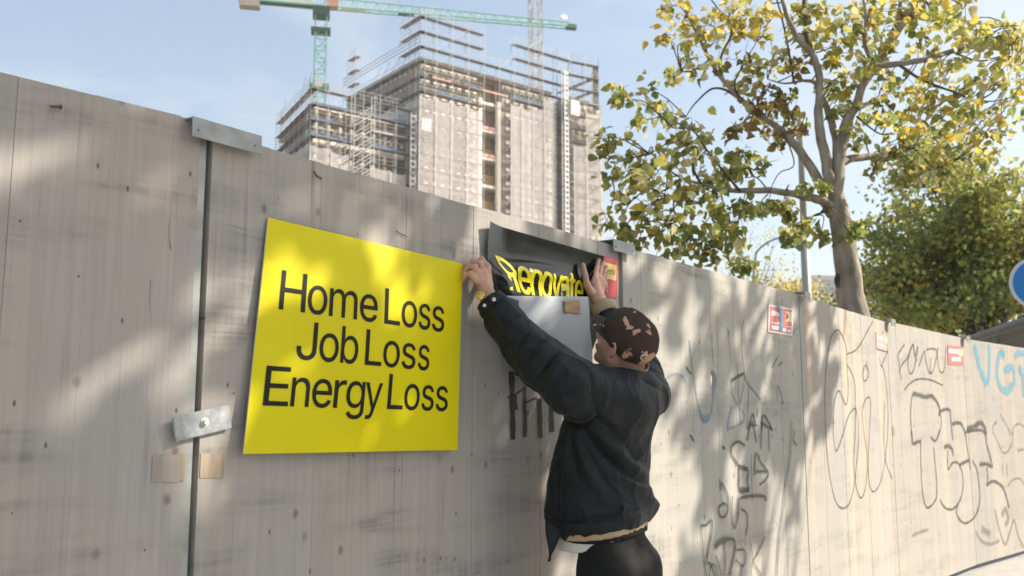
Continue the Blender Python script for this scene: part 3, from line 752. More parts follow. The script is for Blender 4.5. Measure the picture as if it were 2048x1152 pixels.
# ------------------------------------------------------------------ black sheet being put up, its lower half bent back up
BLACK = mat('glossy_black_print', (.008, .010, .009), .12, .15, 30, spec=.26)
GREYB = mat('grey_sheet_back', (.36, .39, .41), .45, .05, 5)
YPRINT = mat('yellow_print', (.70, .62, .01), .25, .05, 12)
PROF = spline([(.007, 0), (.007, .05), (.010, .12), (.018, .21), (.028, .32), (.036, .42), (.046, .495), (.066, .530), (.088, .505), (.098, .44), (.101, .37), (.101, .31), (.098, .250)], 10)
_pl = np.concatenate([[0], np.cumsum(np.linalg.norm(np.diff(PROF, axis=0), axis=1))]); SHEET_L = _pl[-1]
SA0, SA1, SZT = 1.155, 1.962, 2.030
def bsurf(s, t, off=0.0):
    L = t*SHEET_L
    b = np.interp(L, _pl, PROF[:, 0]); zd = np.interp(L, _pl, PROF[:, 1])
    e = 1e-3; b2 = np.interp(L+e, _pl, PROF[:, 0]); z2 = np.interp(L+e, _pl, PROF[:, 1])
    tb, tz = (b2-b), (z2-zd); ln = math.hypot(tb, tz) or 1
    nb, nz = tz/ln, tb/ln              # normal of the printed side
    sm = lambda x, a, c: (lambda q: q*q*(3-2*q))(min(max((x-a)/(c-a), 0), 1))
    w = sm(t, .16, .80)
    al = np.interp(t, [0, .18, .40, .62, .80, 1], [SA0, SA0, 1.25, 1.33, 1.25, 1.16])
    ar = np.interp(t, [0, .20, .45, .65, .85, 1], [SA1, SA1, 1.86, 1.74, 1.695, 1.690])
    a = al + s*(ar-al)
    z = SZT - zd - .012*s*(1-w) + w*(.052*(s-.5)+.004)
    # lifted top left corner and a buckle running across the print
    lift = .026*max(0, 1-s/.14)**1.5*max(0, 1-t/.25)
    buck = .020*math.exp(-((t-.145-.05*(1-s))/.035)**2)*math.exp(-((s-.45)/.28)**2)
    buck += -.006*math.exp(-((t-.19+.10*(s-.62))/.02)**2)*math.exp(-((s-.62)/.10)**2)
    lift += .022*math.exp(-((s-.06)/.10)**2)*math.exp(-((t-.24)/.06)**2)
    b += (lift+buck)
    return fpt(a, b + off*nb, z + off*nz)
bo = fpt(1.55, .10, SZT-.545)
broot = empty('renovate_poster', bo)
tag(broot, 'black sheet printed Renovate in yellow being taped up, lower half bent over', 'poster')
sh = grid_sheet('sheet', bsurf, 40, 90, .0015, BLACK, GREYB, broot, bo)
# letters: x ranges along the sheet, cap and x height along its length
LT0, LT1 = .132, .232        # x-height line and baseline, metres down the sheet
def place_print(name, items):
    V, F = [], []
    for (v, f) in items:
        n = len(V)
        for s, d in v: V.append(bsurf(s, d/SHEET_L, .0012 + (.0004 if n else 0)) - bo)
        F += [tuple(i+n for i in q) for q in f]
    # subdivide so the print follows the bend
    me = mesh_from(name, V, F, YPRINT); return link(name, me, broot)
def sheet_s(px, py, b=.02): return (fence_px(px, py, b)[0]-SA0)/(SA1-SA0)
z7 = lambda x, y: (960+x/9.309, 500+y/9.309)
for ch, xa, xb in (('e', 665, 890), ('n', 905, 1105), ('o', 1110, 1312), ('v', 1318, 1500), ('a', 1500, 1655), ('t', 1665, 1770), ('e', 1775, 1925)):
    s0 = sheet_s(*z7(xa, 560)); s1 = sheet_s(*z7(xb, 640))
    v, f = glyph(ch, .022); g0, g1 = GX[ch]
    vv = [(s0+(x-g0)/(g1-g0)*(s1-s0), LT1-(LT1-LT0)*y/.384) for x, y in v]
    wd_ = .030/(g1-g0)*(s1-s0)
    place_print('lettering', [(vv, f), ([(s_+wd_, d_-.00002) for s_, d_ in vv], f)])
# the R with its leaf-shaped bowl: two closed outlines filled as strips
def ring(outer, inner):
    o, i = spline(outer, 8), spline(inner, 8); n = min(len(o), len(i)); o, i = o[:n], i[:n]
    return np.vstack([o, i]), [(k, k+1, n+k+1, n+k) for k in range(n-1)]
sR0 = sheet_s(*z7(290, 300)); sR1 = sheet_s(*z7(650, 450)); dR = sR1-sR0
to = lambda pts: [(sR0+dR*x, LT0-.018+(LT1-LT0+.018)*y) for x, y in pts]
leaf_o = to([(0, 0), (.40, .02), (.78, .18), (.98, .40), (.92, .56), (.60, .58), (.34, .54), (.14, .30), (0, 0)])
leaf_i = to([(.20, .13), (.42, .14), (.66, .24), (.80, .38), (.74, .44), (.56, .45), (.42, .42), (.30, .29), (.20, .13)])
v1, f1 = ring(leaf_o, leaf_i)
leg = lambda q: (np.array(to(q)), [(0, 1, 2, 3)])
place_print('lettering', [(v1, f1), leg([(.34, .54), (.54, .58), (.50, 1.0), (.28, 1.0)]), leg([(.68, .58), (.92, .56), (1.04, 1.0), (.80, 1.0)])])
# scrap of brown tape on the back of the sheet
TAPE = mat('brown_packing_tape', (.38, .24, .13), .55, .12, 30, bump=.1)
tp = [fence_px(x, y, .104) for x, y in ((1127, 601), (1156, 600), (1158, 628), (1128, 627))]
NT = 8; tv = []
for j in range(NT+1):
    for i in range(NT+1):
        u, v = i/NT, j/NT
        p = (tp[0]*(1-u)+tp[1]*u)*(1-v)+(tp[3]*(1-u)+tp[2]*u)*v
        p = p + np.array([0, .006*abs(u-.4)**2*4 + .0015*math.sin(9*v+5*u), 0])
        tv.append(fpt(*p))
tc0 = np.mean(tv, axis=0)
to_ = link('tape_scrap', mesh_from('tape_scrap', [p-tc0 for p in tv], [(j*(NT+1)+i, (j+1)*(NT+1)+i, (j+1)*(NT+1)+i+1, j*(NT+1)+i+1) for j in range(NT) for i in range(NT)], TAPE, True), None, tc0)
to_.modifiers.new('thick', 'SOLIDIFY').thickness = .0012
tag(to_, 'crumpled scrap of brown tape on the grey back of the bent sheet', 'tape')

# ------------------------------------------------------------------ stickers
RED = mat('red_sticker', (.42, .055, .065), .45, .10, 14)
RED_F = mat('faded_red_sticker', (.62, .16, .16), .5, .10, 14)
PINK = mat('bleached_pink_sticker', (.66, .36, .33), .55, .08, 14)
SYEL = mat('sticker_yellow', (.66, .50, .13), .45, .08, 14)
SWHT = mat('sticker_white', (.72, .70, .66), .5, .06, 14)
PALEY = mat('sticker_pale_yellow', (.72, .55, .32), .5, .06, 14)
SBLK = mat('sticker_black', (.03, .028, .025), .5, .1, 14)
SBLU = mat('sticker_blue_paint', (.10, .30, .46), .5, .12, 30)
def sticker(name, quad, base_m, parts, label, cat='sticker', group=None):
    k = ratio_on_panel(np.mean([p[0] for p in quad]), np.mean([p[1] for p in quad]))[0]
    A, d, Lp, rz, po = PANEL_FRAMES[k]; nn = np.array([d[1], -d[0]]); c = []
    for p in quad:
        r = ray(*p); t = (nn @ A)/(nn @ r[:2]); c.append([float((r[:2]*t-A) @ d), float(CAM_Z+r[2]*t)])
    c = np.array(c)
    org = panel_pt(k, *[float(x) for x in (c[:, 0].mean(), 0.0, c[:, 1].min())])
    root = empty(name, org)
    tag(root, label, cat, group)
    def P(u, v, b):
        p = (c[0]*(1-u)+c[1]*u)*(1-v)+(c[3]*(1-u)+c[2]*u)*v
        return panel_pt(k, p[0], b, p[1]) - org
    mb = MB()
    q = [P(0,0,.0052), P(1,0,.0052), P(1,1,.0052), P(0,1,.0052)]; q2 = [P(0,0,.0018), P(1,0,.0018), P(1,1,.0018), P(0,1,.0018)]
    mb.add(q+q2, [(3,2,1,0)] + [(i, (i+1) % 4, 4+(i+1) % 4, 4+i) for i in range(4)])
    mb.build('backing', base_m, root)
    for i, (nm, m, shape) in enumerate(parts):
        b = .0056 + .0004*i
        if isinstance(shape, str) or isinstance(shape, tuple) and isinstance(shape[0], str):
            word, u0, u1, vb, vt = shape
            W = sum(GX[ch][1]-GX[ch][0]+.09 for ch in word)-.09; x = 0; V = []; F = []
            for ch in word:
                gv, gf = glyph(ch, .02); n = len(V)
                V += [P(u0+(u1-u0)*(x+px-GX[ch][0])/W, vb-(vb-vt)*py/.509, b) for px, py in gv]
                F += [tuple(t+n for t in ff) for ff in gf]; x += GX[ch][1]-GX[ch][0]+.09
            link(nm, mesh_from(nm, V, F, m), root)
        else:
            link(nm, mesh_from(nm, [P(u, v, b) for u, v in shape], [tuple(range(len(shape)))[::-1]], m), root)
    return root
def rc(u0, v0, u1, v1): return [(u0, v0), (u1, v0), (u1, v1), (u0, v1)]
def arcpoly(cu, cv, ru, rv, a0, a1, th):
    t = np.linspace(R(a0), R(a1), 14)
    return [(cu+ru*math.cos(x), cv+rv*math.sin(x)) for x in t] + [(cu+ru*(1-th)*math.cos(x), cv+rv*(1-th)*math.sin(x)) for x in t[::-1]]
sticker('red_rental_sticker', [(1188, 508), (1235, 519), (1232, 598), (1188, 588)], RED, [
    ('yellow_box', SYEL, rc(.20, .16, .92, .55)), ('lettering', SBLK, ('Rental', .46, .88, .42, .27)), ('ring_mark', SBLK, arcpoly(.34, .35, .13, .12, -80, 80, .35)),
    ('print_mark', SWHT, rc(.50, .63, .53, .78)), ('print_mark', SWHT, rc(.50, .82, .535, .85)), ('print_mark', SWHT, rc(.505, .875, .53, .89)),
], 'red sticker with a yellow Rental box beside the open hand')
sticker('red_poster_sticker', [(1536, 609), (1585, 618), (1583, 672), (1535, 664)], SWHT, [
    ('red_field', RED_F, rc(.04, .05, .96, .94)), ('yellow_box', PALEY, rc(.68, .14, .95, .50)),
    ('print_mark', SWHT, [(.10, .22), (.16, .20), (.44, .24), (.44, .36), (.10, .38)]), ('print_mark', SWHT, rc(.10, .62, .44, .66)), ('print_mark', SWHT, rc(.68, .68, .92, .71)),
    ('print_mark', SWHT, rc(.10, .74, .40, .88)), ('print_mark', SWHT, rc(.56, .78, .72, .90)), ('print_mark', SWHT, rc(.76, .79, .90, .90)),
    ('print_mark', SBLK, [(.70, .22), (.74, .22), (.76, .32), (.84, .30), (.76, .36), (.72, .44), (.69, .42), (.72, .33)]),
    ('blue_paint', SBLU, [(.30, .0), (.46, .03), (.56, .30), (.58, .55), (.54, .74), (.52, .88), (.42, .90), (.40, .74), (.46, .55), (.42, .30)]),
], 'white edged red sticker crossed by a blue paint stroke')
sticker('bleached_sticker', [(1751, 664), (1774, 672), (1772, 702), (1752, 697)], PINK, [
    ('print_mark', SWHT, rc(.05, .20, .6, .40)), ('print_mark', SWHT, rc(.05, .66, .6, .78)), ('yellow_box', PALEY, rc(.7, .2, .95, .5)),
], 'small sun bleached pink sticker near the third cap plate')
sticker('red_far_sticker', [(1894, 690), (1925, 694), (1925, 731), (1896, 729)], RED_F, [
    ('print_mark', SWHT, rc(.06, .18, .66, .40)), ('yellow_box', PALEY, rc(.68, .12, .98, .52)), ('print_mark', SWHT, rc(.22, .58, .82, .80)),
], 'bright red sticker on the far panel next to blue letters')
# ================================================================== GROUND
ASPH = mat('asphalt', (.055, .055, .056), .9, .25, 30, bump=.2)
PAVE = mat('pale_paving_concrete', (.42, .405, .375), .85, .12, 5, bump=.05, rnd=.06)
SOIL = mat('bare_site_soil', (.20, .16, .12), .95, .3, 3, bump=.3)
g = MB().box((-900, -900, -.5), (900, 900, -.06)).build('ground', SOIL)
tag(g, kind='structure')
road = MB().box((-60, -40, -.059), (60, -4.5, -.045)); 
d_ = U; n_ = N_OUT
def strip(a0, a1, b0, b1, z0, z1, name, m):
    mb = MB(); v = [fpt(a, b, z) for z in (z0, z1) for a, b in ((a0, b0), (a1, b0), (a1, b1), (a0, b1))]
    mb.add(v, [(0,1,2,3)[::-1], (4,5,6,7), (0,1,5,4), (1,2,6,5), (2,3,7,6), (3,0,4,7)])
    bm = bmesh.new(); bm.from_mesh(mesh_from('t', mb.v, mb.f)); bmesh.ops.recalc_face_normals(bm, faces=bm.faces)
    me = bpy.data.meshes.new(name); bm.to_mesh(me); bm.free(); me.materials.append(m)
    return tag(link(name, me), kind='structure')
strip(-25, 45, 7.3, 16, -.2, -.052, 'road', ASPH)
pav = strip(-25, 45, -1.5, 7.1, -.3, -.020, 'pavement', PAVE)
KERB = mat('kerb_stone', (.36, .36, .35), .85, .12, 8, bump=.06)
strip(-25, 45, 7.1, 7.3, -.3, .0, 'kerb', KERB)
for i in range(34):
    for j in range(8):
        a, b = -3+i*.5, -.38+j*.5
        mb = MB().box((-.247, -.247, -.03), (.247, .247, 0))
        o = mb.build('paving_slab', PAVE, pav, fpt(a, b+.25, random.uniform(-.002, .002)), (0, 0, FROT))
# ================================================================== BUILDING SITE BEHIND THE FENCE
TC = np.array([-11.99, 118.0])                      # outer scaffold corner of the tower
TA = R(52.5)
D1 = np.array([math.sin(TA), math.cos(TA)]); D2 = np.array([-D1[1], D1[0]])
TROT = math.atan2(D1[1], D1[0])
# tower frame: x along the front, y back into the building, z up
CONC = mat('raw_concrete', (.50, .46, .41), .9, .18, .7)
DARKC = mat('brown_masonry', (.38, .335, .29), .9, .25, .6)
CREAM = mat('cream_precast', (.78, .72, .62), .85, .10, .8)
TUBE = mat('scaffold_tube_steel', (.36, .37, .37), .55, .15, 3, metal=.2)
DECK = mat('grey_scaffold_deck', (.22, .205, .19), .8, .25, 1.2)
DECKB = mat('brown_scaffold_deck', (.22, .155, .12), .8, .25, 1.2)
BLUE_T = mat('blue_toe_board', (.10, .17, .30), .7, .15, 1.0)
REDT = mat('red_white_barrier', (.62, .33, .27), .7, .2, 1.0)
WHITE = mat('white_sheet_metal', (.70, .69, .66), .6, .08, 1.0)
GLASSD = mat('dark_window_opening', (.035, .037, .04), .3, .2, 1.0)
TANW = mat('tan_shaft_wall', (.56, .47, .36), .9, .15, .6)
WARMIN = mat('ochre_insulation', (.55, .38, .20), .9, .2, 1.0)

def net_mat():
    m, nt, bs, out = nodes_of('dust_net'); Nn, L = nt.nodes, nt.links
    oi = Nn.new('ShaderNodeObjectInfo'); tc = Nn.new('ShaderNodeTexCoord')
    mp = Nn.new('ShaderNodeMapping'); mp.inputs['Scale'].default_value = (1.1, 1.1, .45); L.new(tc.outputs['Object'], mp.inputs['Vector'])
    no = Nn.new('ShaderNodeTexNoise'); no.inputs['Scale'].default_value = .8; no.inputs['Detail'].default_value = 6; L.new(mp.outputs[0], no.inputs['Vector'])
    r = Nn.new('ShaderNodeMapRange'); r.inputs[1].default_value = .3; r.inputs[2].default_value = .7; r.inputs[3].default_value = .30; r.inputs[4].default_value = .44
    L.new(no.outputs['Fac'], r.inputs[0])
    r2 = Nn.new('ShaderNodeMapRange'); r2.inputs[3].default_value = -.06; r2.inputs[4].default_value = .10; L.new(oi.outputs['Random'], r2.inputs[0])
    a = Nn.new('ShaderNodeMath'); L.new(r.outputs[0], a.inputs[0]); L.new(r2.outputs[0], a.inputs[1]); L.new(a.outputs[0], bs.inputs['Alpha'])
    bs.inputs['Base Color'].default_value = (.84, .79, .75, 1); bs.inputs['Roughness'].default_value = .9
    bs.inputs['Specular IOR Level'].default_value = .1
    return m
NET = net_mat(); SEAM = mat('white_net_seam', (.74, .71, .67), .9, .1, 1.0)
LIFT = 2.04; TOPZ = 53.75                         # deck spacing, topmost deck
DZ = [TOPZ - LIFT*i for i in range(26)]

def scaffold(root, path, zs_of_bay, z_low=1.0, bay=2.5, deckw=.85, nets=None, rails=True, deckmats=(DECK, DECKB)):
    """bays along a plan polyline (tower frame); zs_of_bay(s) -> list of deck heights for the bay at run length s"""
    P = [np.array(p, float) for p in path]
    rail = MB(); low = MB()
    s0 = 0.0
    for A, B in zip(P[:-1], P[1:]):
        d = B-A; Ls = np.linalg.norm(d); d = d/Ls; n = np.array([d[1], -d[0]])      # outward
        nb = max(1, int(round(Ls/bay))); w = Ls/nb
        tops = []
        for i in range(nb):
            zs = zs_of_bay(s0+(i+.5)*w); tops.append(max(zs) if zs else z_low)
            a, b = A+d*w*i, A+d*w*(i+1); ai, bi = a-n*deckw, b-n*deckw
            for z in zs:
                q = [(*a, z-.06), (*b, z-.06), (*bi, z-.06), (*ai, z-.06), (*a, z), (*b, z), (*bi, z), (*ai, z)]
                mb = MB() if z > 34 else low
                mb.add(q, [(3,2,1,0),(4,5,6,7),(0,1,5,4),(1,2,6,5),(2,3,7,6),(3,0,4,7)])
                if mb is not low: mb.build('deck', deckmats[(i*7+int(z*3)) % 5 == 0], root)
                if rails:
                    rail.tube((*a, z+.5), (*b, z+.5), .026); rail.tube((*a, z+1.0), (*b, z+1.0), .026)
                    rail.tube((*a, z-.09), (*ai, z-.09), .03)
                if random.random() < .22: rail.tube((*a, z), (*b, z+LIFT), .026)
        for i in range(nb+1):
            t = max(tops[max(i-1, 0)], tops[min(i, nb-1)])
            p = A+d*w*i
            for off, r in ((0, .042), (deckw, .036)):
                q = p-n*off
                MB().tube((*q, .3), (*q, t+1.15), r).build('standard', TUBE, root)
        s0 += Ls
    if low.v: low.build('lower_decks', deckmats[0], root)['kind'] = 'stuff'
    o = rail.build('guard_rails', TUBE, root); o['kind'] = 'stuff'

# ---- tower block
troot = empty('concrete_tower', (TC[0], TC[1], 0), TROT)
tag(troot, 'tall concrete tower block under construction with cream facade blocks', 'building')
FY = 1.25                                           # facade sits behind the scaffold
ROOF = 48.3
mb = MB()
mb.box((1.0, FY, 0), (9.9, 22, ROOF)); mb.box((14.3, FY, 0), (23.2, 22, ROOF)); mb.box((9.9, FY+2.6, 0), (14.3, 22, ROOF))
mb.box((23.2, FY+2.2, 0), (26.3, 22, ROOF-.5)); mb.box((26.3, FY-.2, 0), (33.0, 16, ROOF+.3))
mb.build('wall', DARKC, troot)
roof = MB().box((.8, FY-.15, ROOF), (23.3, 22.1, ROOF+.35)).build('roof_slab', CONC, troot)
# floor bands
for i in range(13):
    z = ROOF-3.9*i-3.9
    if z < 1: break
    MB().box((.95, FY-.06, z), (9.9, FY+.3, z+.32)).build('floor_band', CONC, troot)
    MB().box((14.3, FY-.06, z), (23.2, FY+.3, z+.32)).build('floor_band', CONC, troot)
    MB().box((26.25, FY-.28, z+.3), (33.05, FY+.1, z+.62)).build('floor_band', CONC, troot)
    MB().box((9.9, FY+.2, z), (14.3, FY+4.0, z+.40)).build('shaft_floor', CREAM, troot)
    if i in (1, 2, 4): MB().box((9.9, FY+.1, z+.42), (14.3, FY+.18, z+.80)).build('shaft_barrier', REDT, troot)
    MB().box((9.95, FY+2.45, z+.4), (14.25, FY+2.58, z+3.85)).build('shaft_lining', TANW, troot)
    if 1 < i < 12: MB().box((10.2, FY+1.2, z+.5), (13.9, FY+1.4, z+random.uniform(1.2, 2.4))).build('insulation_stack', WARMIN, troot)
for x in (10.55, 13.75): MB().box((x-.28, FY-.15, 0), (x+.28, FY+.35, ROOF-3.2)).build('shaft_column', CREAM, troot)
# rows of pale blocks on the facades (each block a part; alike pieces share one mesh)
bm_ = MB().box((-.30, -.22, -.24), (.30, .1, .24)); blk = mesh_from('facade_block', bm_.v, bm_.f, CREAM)
bm2 = MB().box((-.16, -.12, -.14), (.16, .1, .14)); blk2 = mesh_from('facade_block', bm2.v, bm2.f, CREAM)
nblk = 0
for i in range(13):
    z = ROOF-.95-i*1.95
    for x in list(np.arange(1.9, 9.8, 1.27)) + list(np.arange(15.2, 23.0, 1.27)):
        if nblk < 170: link('facade_block', blk, troot, (x, FY, z)); nblk += 1
    for x in list(np.arange(27.0, 32.8, 1.27)):
        if i % 2 == 0 and nblk < 290: link('facade_block', blk, troot, (x, FY-.25, z)); nblk += 1
rest = MB()
for i in range(13):
    z = ROOF-1.9-i*1.95
    for x in list(np.arange(1.9, 9.8, 1.27)) + list(np.arange(15.2, 23.0, 1.27)):
        rest.box((x-.16, FY-.12, z-.14), (x+.16, FY+.1, z+.14))
    for y in np.arange(2.4, 21, 1.27):
        rest.box((.78, y-.3, z+.7), (1.1, y+.3, z+1.2))
o = rest.build('small_facade_blocks', CREAM, troot); o['kind'] = 'stuff'
# slender windows between the blocks
for i in range(7):
    z = ROOF-3.3-i*3.9
    for x in np.arange(2.5, 9.5, 1.27*2):
        MB().box((x-.25, FY-.03, z), (x+.25, FY+.05, z+1.7)).build('window', GLASSD, troot)
    for x in np.arange(15.8, 22.5, 1.27*2):
        MB().box((x-.25, FY-.03, z), (x+.25, FY+.05, z+1.7)).build('window', GLASSD, troot)

sroot = empty('tower_scaffold', (TC[0], TC[1], 0), TROT)
tag(sroot, 'steel scaffold with pale dust nets wrapped round the tall tower', 'scaffold')
def tower_zs(s):      # run length: 0..20 left face (coming forward), then the front
    x = s-20
    if s < 20:
        if s < 3.0: return DZ[0:]
        return DZ[3:] if s < 16 else DZ[0:]
    if x < 9.9: return DZ[0:]
    if x < 14.6: return DZ[2:4]
    if x < 23.2: return DZ[0:]
    return DZ[0:]
scaffold(sroot, [(0, 20), (0, 0), (23.3, 0)], tower_zs)
scaffold(sroot, [(23.3, 0), (26.2, 0)], lambda s: DZ[0:4], bay=2.9)
scaffold(sroot, [(23.3, 2.0), (26.2, 2.0)], lambda s: DZ[4:], bay=2.9)
scaffold(sroot, [(26.2, 0), (30.8, -.8), (34.2, 3.2), (34.2, 12)], lambda s: DZ[0:])
# nets, one per bay
def net(path, z0, z1, root, sag=.12, name='dust_net', edge=None):
    """sheet hung on a plan line; ragged top"""
    (x0, y0), (x1, y1) = path
    w = math.hypot(x1-x0, y1-y0); ux, uy = (x1-x0)/w, (y1-y0)/w; nx, ny = uy, -ux
    nu, nz = max(3, int(w/.45)), max(6, int((z1-z0)/.68)); V, F = [], []
    sd = random.uniform(0, 50)
    for j in range(nz+1):
        for i in range(nu+1):
            u = i/nu; z = z0+(z1-z0)*j/nz
            bulge = .10+sag*(math.sin(PI*u)*(.5+.5*math.sin(2*PI*(z/LIFT)))*.5 + .4*mnoise.noise(Vector((x0+u*w, z*.6, sd))))
            if j == nz: z += .25*mnoise.noise(Vector((u*6, sd, 0))) - .30*math.sin(PI*u)
            V.append((x0+ux*w*u+nx*bulge, y0+uy*w*u+ny*bulge, z))
    W = nu+1
    for j in range(nz):
        for i in range(nu): F.append((j*W+i, j*W+i+1, (j+1)*W+i+1, (j+1)*W+i))
    o = link(name, mesh_from(name, V, F, NET, True), root)
    sm = MB(); k = bulge
    for (sx_, sy_) in ((x0, y0),):
        sm.box((sx_+nx*.22-.03, sy_+ny*.22-.03, z0), (sx_+nx*.22+.03, sy_+ny*.22+.03, z1-.2))
    sm.build('net_seam', SEAM, root)
    return o
for i in range(4): net(((i*2.475, 0), ((i+1)*2.475, 0)), 2, 42.9, sroot)
for i, t in zip(range(3), (44.9, 44.7, 45.2)): net(((14.8+i*1.95, 0), (14.8+(i+1)*1.95, 0)), 2, t, sroot)
net(((20.75, 0), (23.0, 0)), 2, 47.0, sroot)
net(((26.3, -.05), (28.5, -.42)), 2, 41.0, sroot); net(((28.5, -.42), (30.8, -.8)), 2, 46.3, sroot)
net(((30.8, -.8), (32.5, 1.2)), 2, 46.2, sroot); net(((32.5, 1.2), (34.2, 3.2)), 2, 46.0, sroot)
for i in range(3): net(((34.2, 3.2+i*2.9), (34.2, 6.1+i*2.9)), 2, 45.8, sroot)
for i in range(4): net(((0, 10-i*2.5), (0, 7.5-i*2.5)), 2, 42.6, sroot)
# coloured toe boards on the upper lifts
for (x0, x1, k, m) in ((4.9, 9.8, 4, BLUE_T), (2.4, 7.4, 5, BLUE_T), (15, 22, 4, BLUE_T), (2.0, 8.0, 4, REDT), (9.9, 14.4, 4, REDT), (16, 23, 5, BLUE_T), (26.4, 30.5, 3, DECKB)):
    MB().box((x0, -.06, DZ[k]+.03), (x1, -.03, DZ[k]+.24)).build('toe_board', m, sroot)
# long red and white hand rails stepping down the left flank
for h in (.4, .9, 1.4): MB().tube((-.2, 0, 50.0+h-.4), (-.2, 21, 50.0+h-.4), .05).build('flank_rail', REDT if h == .9 else TUBE, sroot)

# goods hoist mast in front of the recess
hroot = empty('hoist_mast', (TC[0]+D1[0]*24.3, TC[1]+D1[1]*24.3, 0), TROT)
tag(hroot, 'white ladder-like goods hoist mast standing up the right side of the tower', 'hoist')
for dx, dy in ((-.32, -.9), (.32, -.9), (-.32, -.3), (.32, -.3)):
    MB().tube((dx, dy, 0), (dx, dy, 51.6), .075).build('chord', WHITE, hroot)
rg = MB()
for i in range(68):
    z = .4+i*.755
    rg.box((-.36, -.95, z), (.36, -.86, z+.30)); rg.tube((-.32, -.9, z), (-.32, -.3, z+.75), .03); rg.tube((.32, -.9, z+.75), (.32, -.3, z), .03)
o = rg.build('rungs', WHITE, hroot); o['kind'] = 'stuff'
MB().box((.6, -1.3, 45.0), (2.2, .2, 47.2)).build('lift_cage', WHITE, hroot)

# ---- lower block on the left, its left face slightly turned
LC = TC + D2*1.6
lroot = empty('concrete_block', (LC[0], LC[1], 0), TROT)
tag(lroot, 'lower concrete building block left of the tower with open floors', 'building')
LX0, LX1, LTOP = -13.3, -.4, 40.0
lf = R(9)
def lpoly(z0, z1, x0, x1, y0, dep, m, name):
    k = math.tan(lf)
    v = [(x0, y0, z0), (x1, y0, z0), (x1, y0+dep, z0), (x0+k*dep*1.0, y0+dep, z0)]
    v += [(p[0], p[1], z1) for p in v]
    return MB().add(v, [(3,2,1,0),(4,5,6,7),(0,1,5,4),(1,2,6,5),(2,3,7,6),(3,0,4,7)]).build(name, m, lroot)
lpoly(0, LTOP-.1, LX0+1.2, LX1, 3.2, 14, DARKC, 'core')
for i in range(9):
    z = LTOP-.85-4.27*i
    if z < 0: break
    lpoly(z, z+.85, LX0, LX1, 1.2, 16.5, CREAM, 'floor_slab')
    lpoly(z-2.35, z-2.15, LX0, LX1, 1.35, .25, CONC, 'sill_beam')
    for x in np.arange(LX0+.5, LX1-.2, 1.6):
        MB().box((x-.2, 1.3, z-3.42), (x+.2, 1.75, z)).build('pier', CREAM, lroot)
    for x in np.arange(LX0+1.3, LX1-.2, 1.6):
        MB().box((x-.2, 1.2, z-2.9), (x+.2, 1.5, z-2.5)).build('facade_block', CREAM, lroot)
lsroot = empty('low_scaffold', (LC[0], LC[1], 0), TROT)
tag(lsroot, 'scaffold with blue toe boards and stair tower on the lower block', 'scaffold')
LZ = [41.25-1.98*i for i in range(20)]
kk = math.tan(lf)
scaffold(lsroot, [(-14.3+kk*16, 16), (-14.3, 0), (0, 0)], lambda s: LZ, bay=2.4)
for i in range(5): net(((-14.3+kk*(15-3*i), 15-3*i), (-14.3+kk*(12-3*i), 12-3*i)), 2, 35.4-.25*i, lsroot)
net(((-14.3, 0), (-11.5, 0)), 2, 34.1, lsroot); net(((-11.5, 0), (-9.0, 0)), 2, 33.7, lsroot)
net(((-9.0, 0), (-6.1, 0)), 2, 31.6, lsroot); net(((-6.1, 0), (-3.2, 0)), 2, 32.8, lsroot); net(((-3.2, 0), (-.9, 0)), 2, 32.6, lsroot)
for (x0, x1, k, m) in ((-14.2, -9.2, 1, BLUE_T), (-14.2, -9.2, 2, BLUE_T), (-14.2, -9.2, 3, BLUE_T), (-6, -1, 1, BLUE_T), (-6, -1, 2, TUBE), (-6, -1, 3, BLUE_T), (-11, -9, 2, REDT)):
    MB().box((x0, -.06, LZ[k]+.03), (x1, -.03, LZ[k]+.25)).build('toe_board', m, lsroot)
for z in LZ[1:6]:   # stair flights
    st = MB(); 
    for off in (-.95, -.2):
        st.tube((-8.8, off, z-1.98), (-6.2, off, z), .06); st.tube((-8.8, off, z-1.0), (-6.2, off, z+1.0), .04); st.tube((-8.8, off, z-1.5), (-6.2, off, z+.5), .03)
    for i in range(8): st.box((-8.8+i*.325, -.95, z-1.98+i*.2475), (-8.5+i*.325, -.2, z-1.95+i*.2475))
    st.build('stair_flight', TUBE, lsroot)
for x in (-8.9, -6.1):
    for y in (-1.0, -.15): MB().tube((x, y, 0), (x, y, LZ[0]+.4), .06).build('standard', TUBE, lsroot)
h2 = empty('small_hoist', (LC[0]-D1[0]*.2, LC[1]-D1[1]*.2, 0), TROT)
tag(h2, 'white hoist mast with a white cabin between the two blocks', 'hoist')
for dx in (-.45, .25):
    MB().tube((dx, -.8, 0), (dx, -.8, 40.6), .09).build('chord', WHITE, h2)
rg = MB()
for i in range(54): rg.box((-.45, -.85, .3+i*.75), (.25, -.78, .58+i*.75))
o = rg.build('rungs', WHITE, h2); o['kind'] = 'stuff'
MB().box((.7, -1.6, 38.3), (2.1, -.2, 40.0)).build('cabin', WHITE, h2)

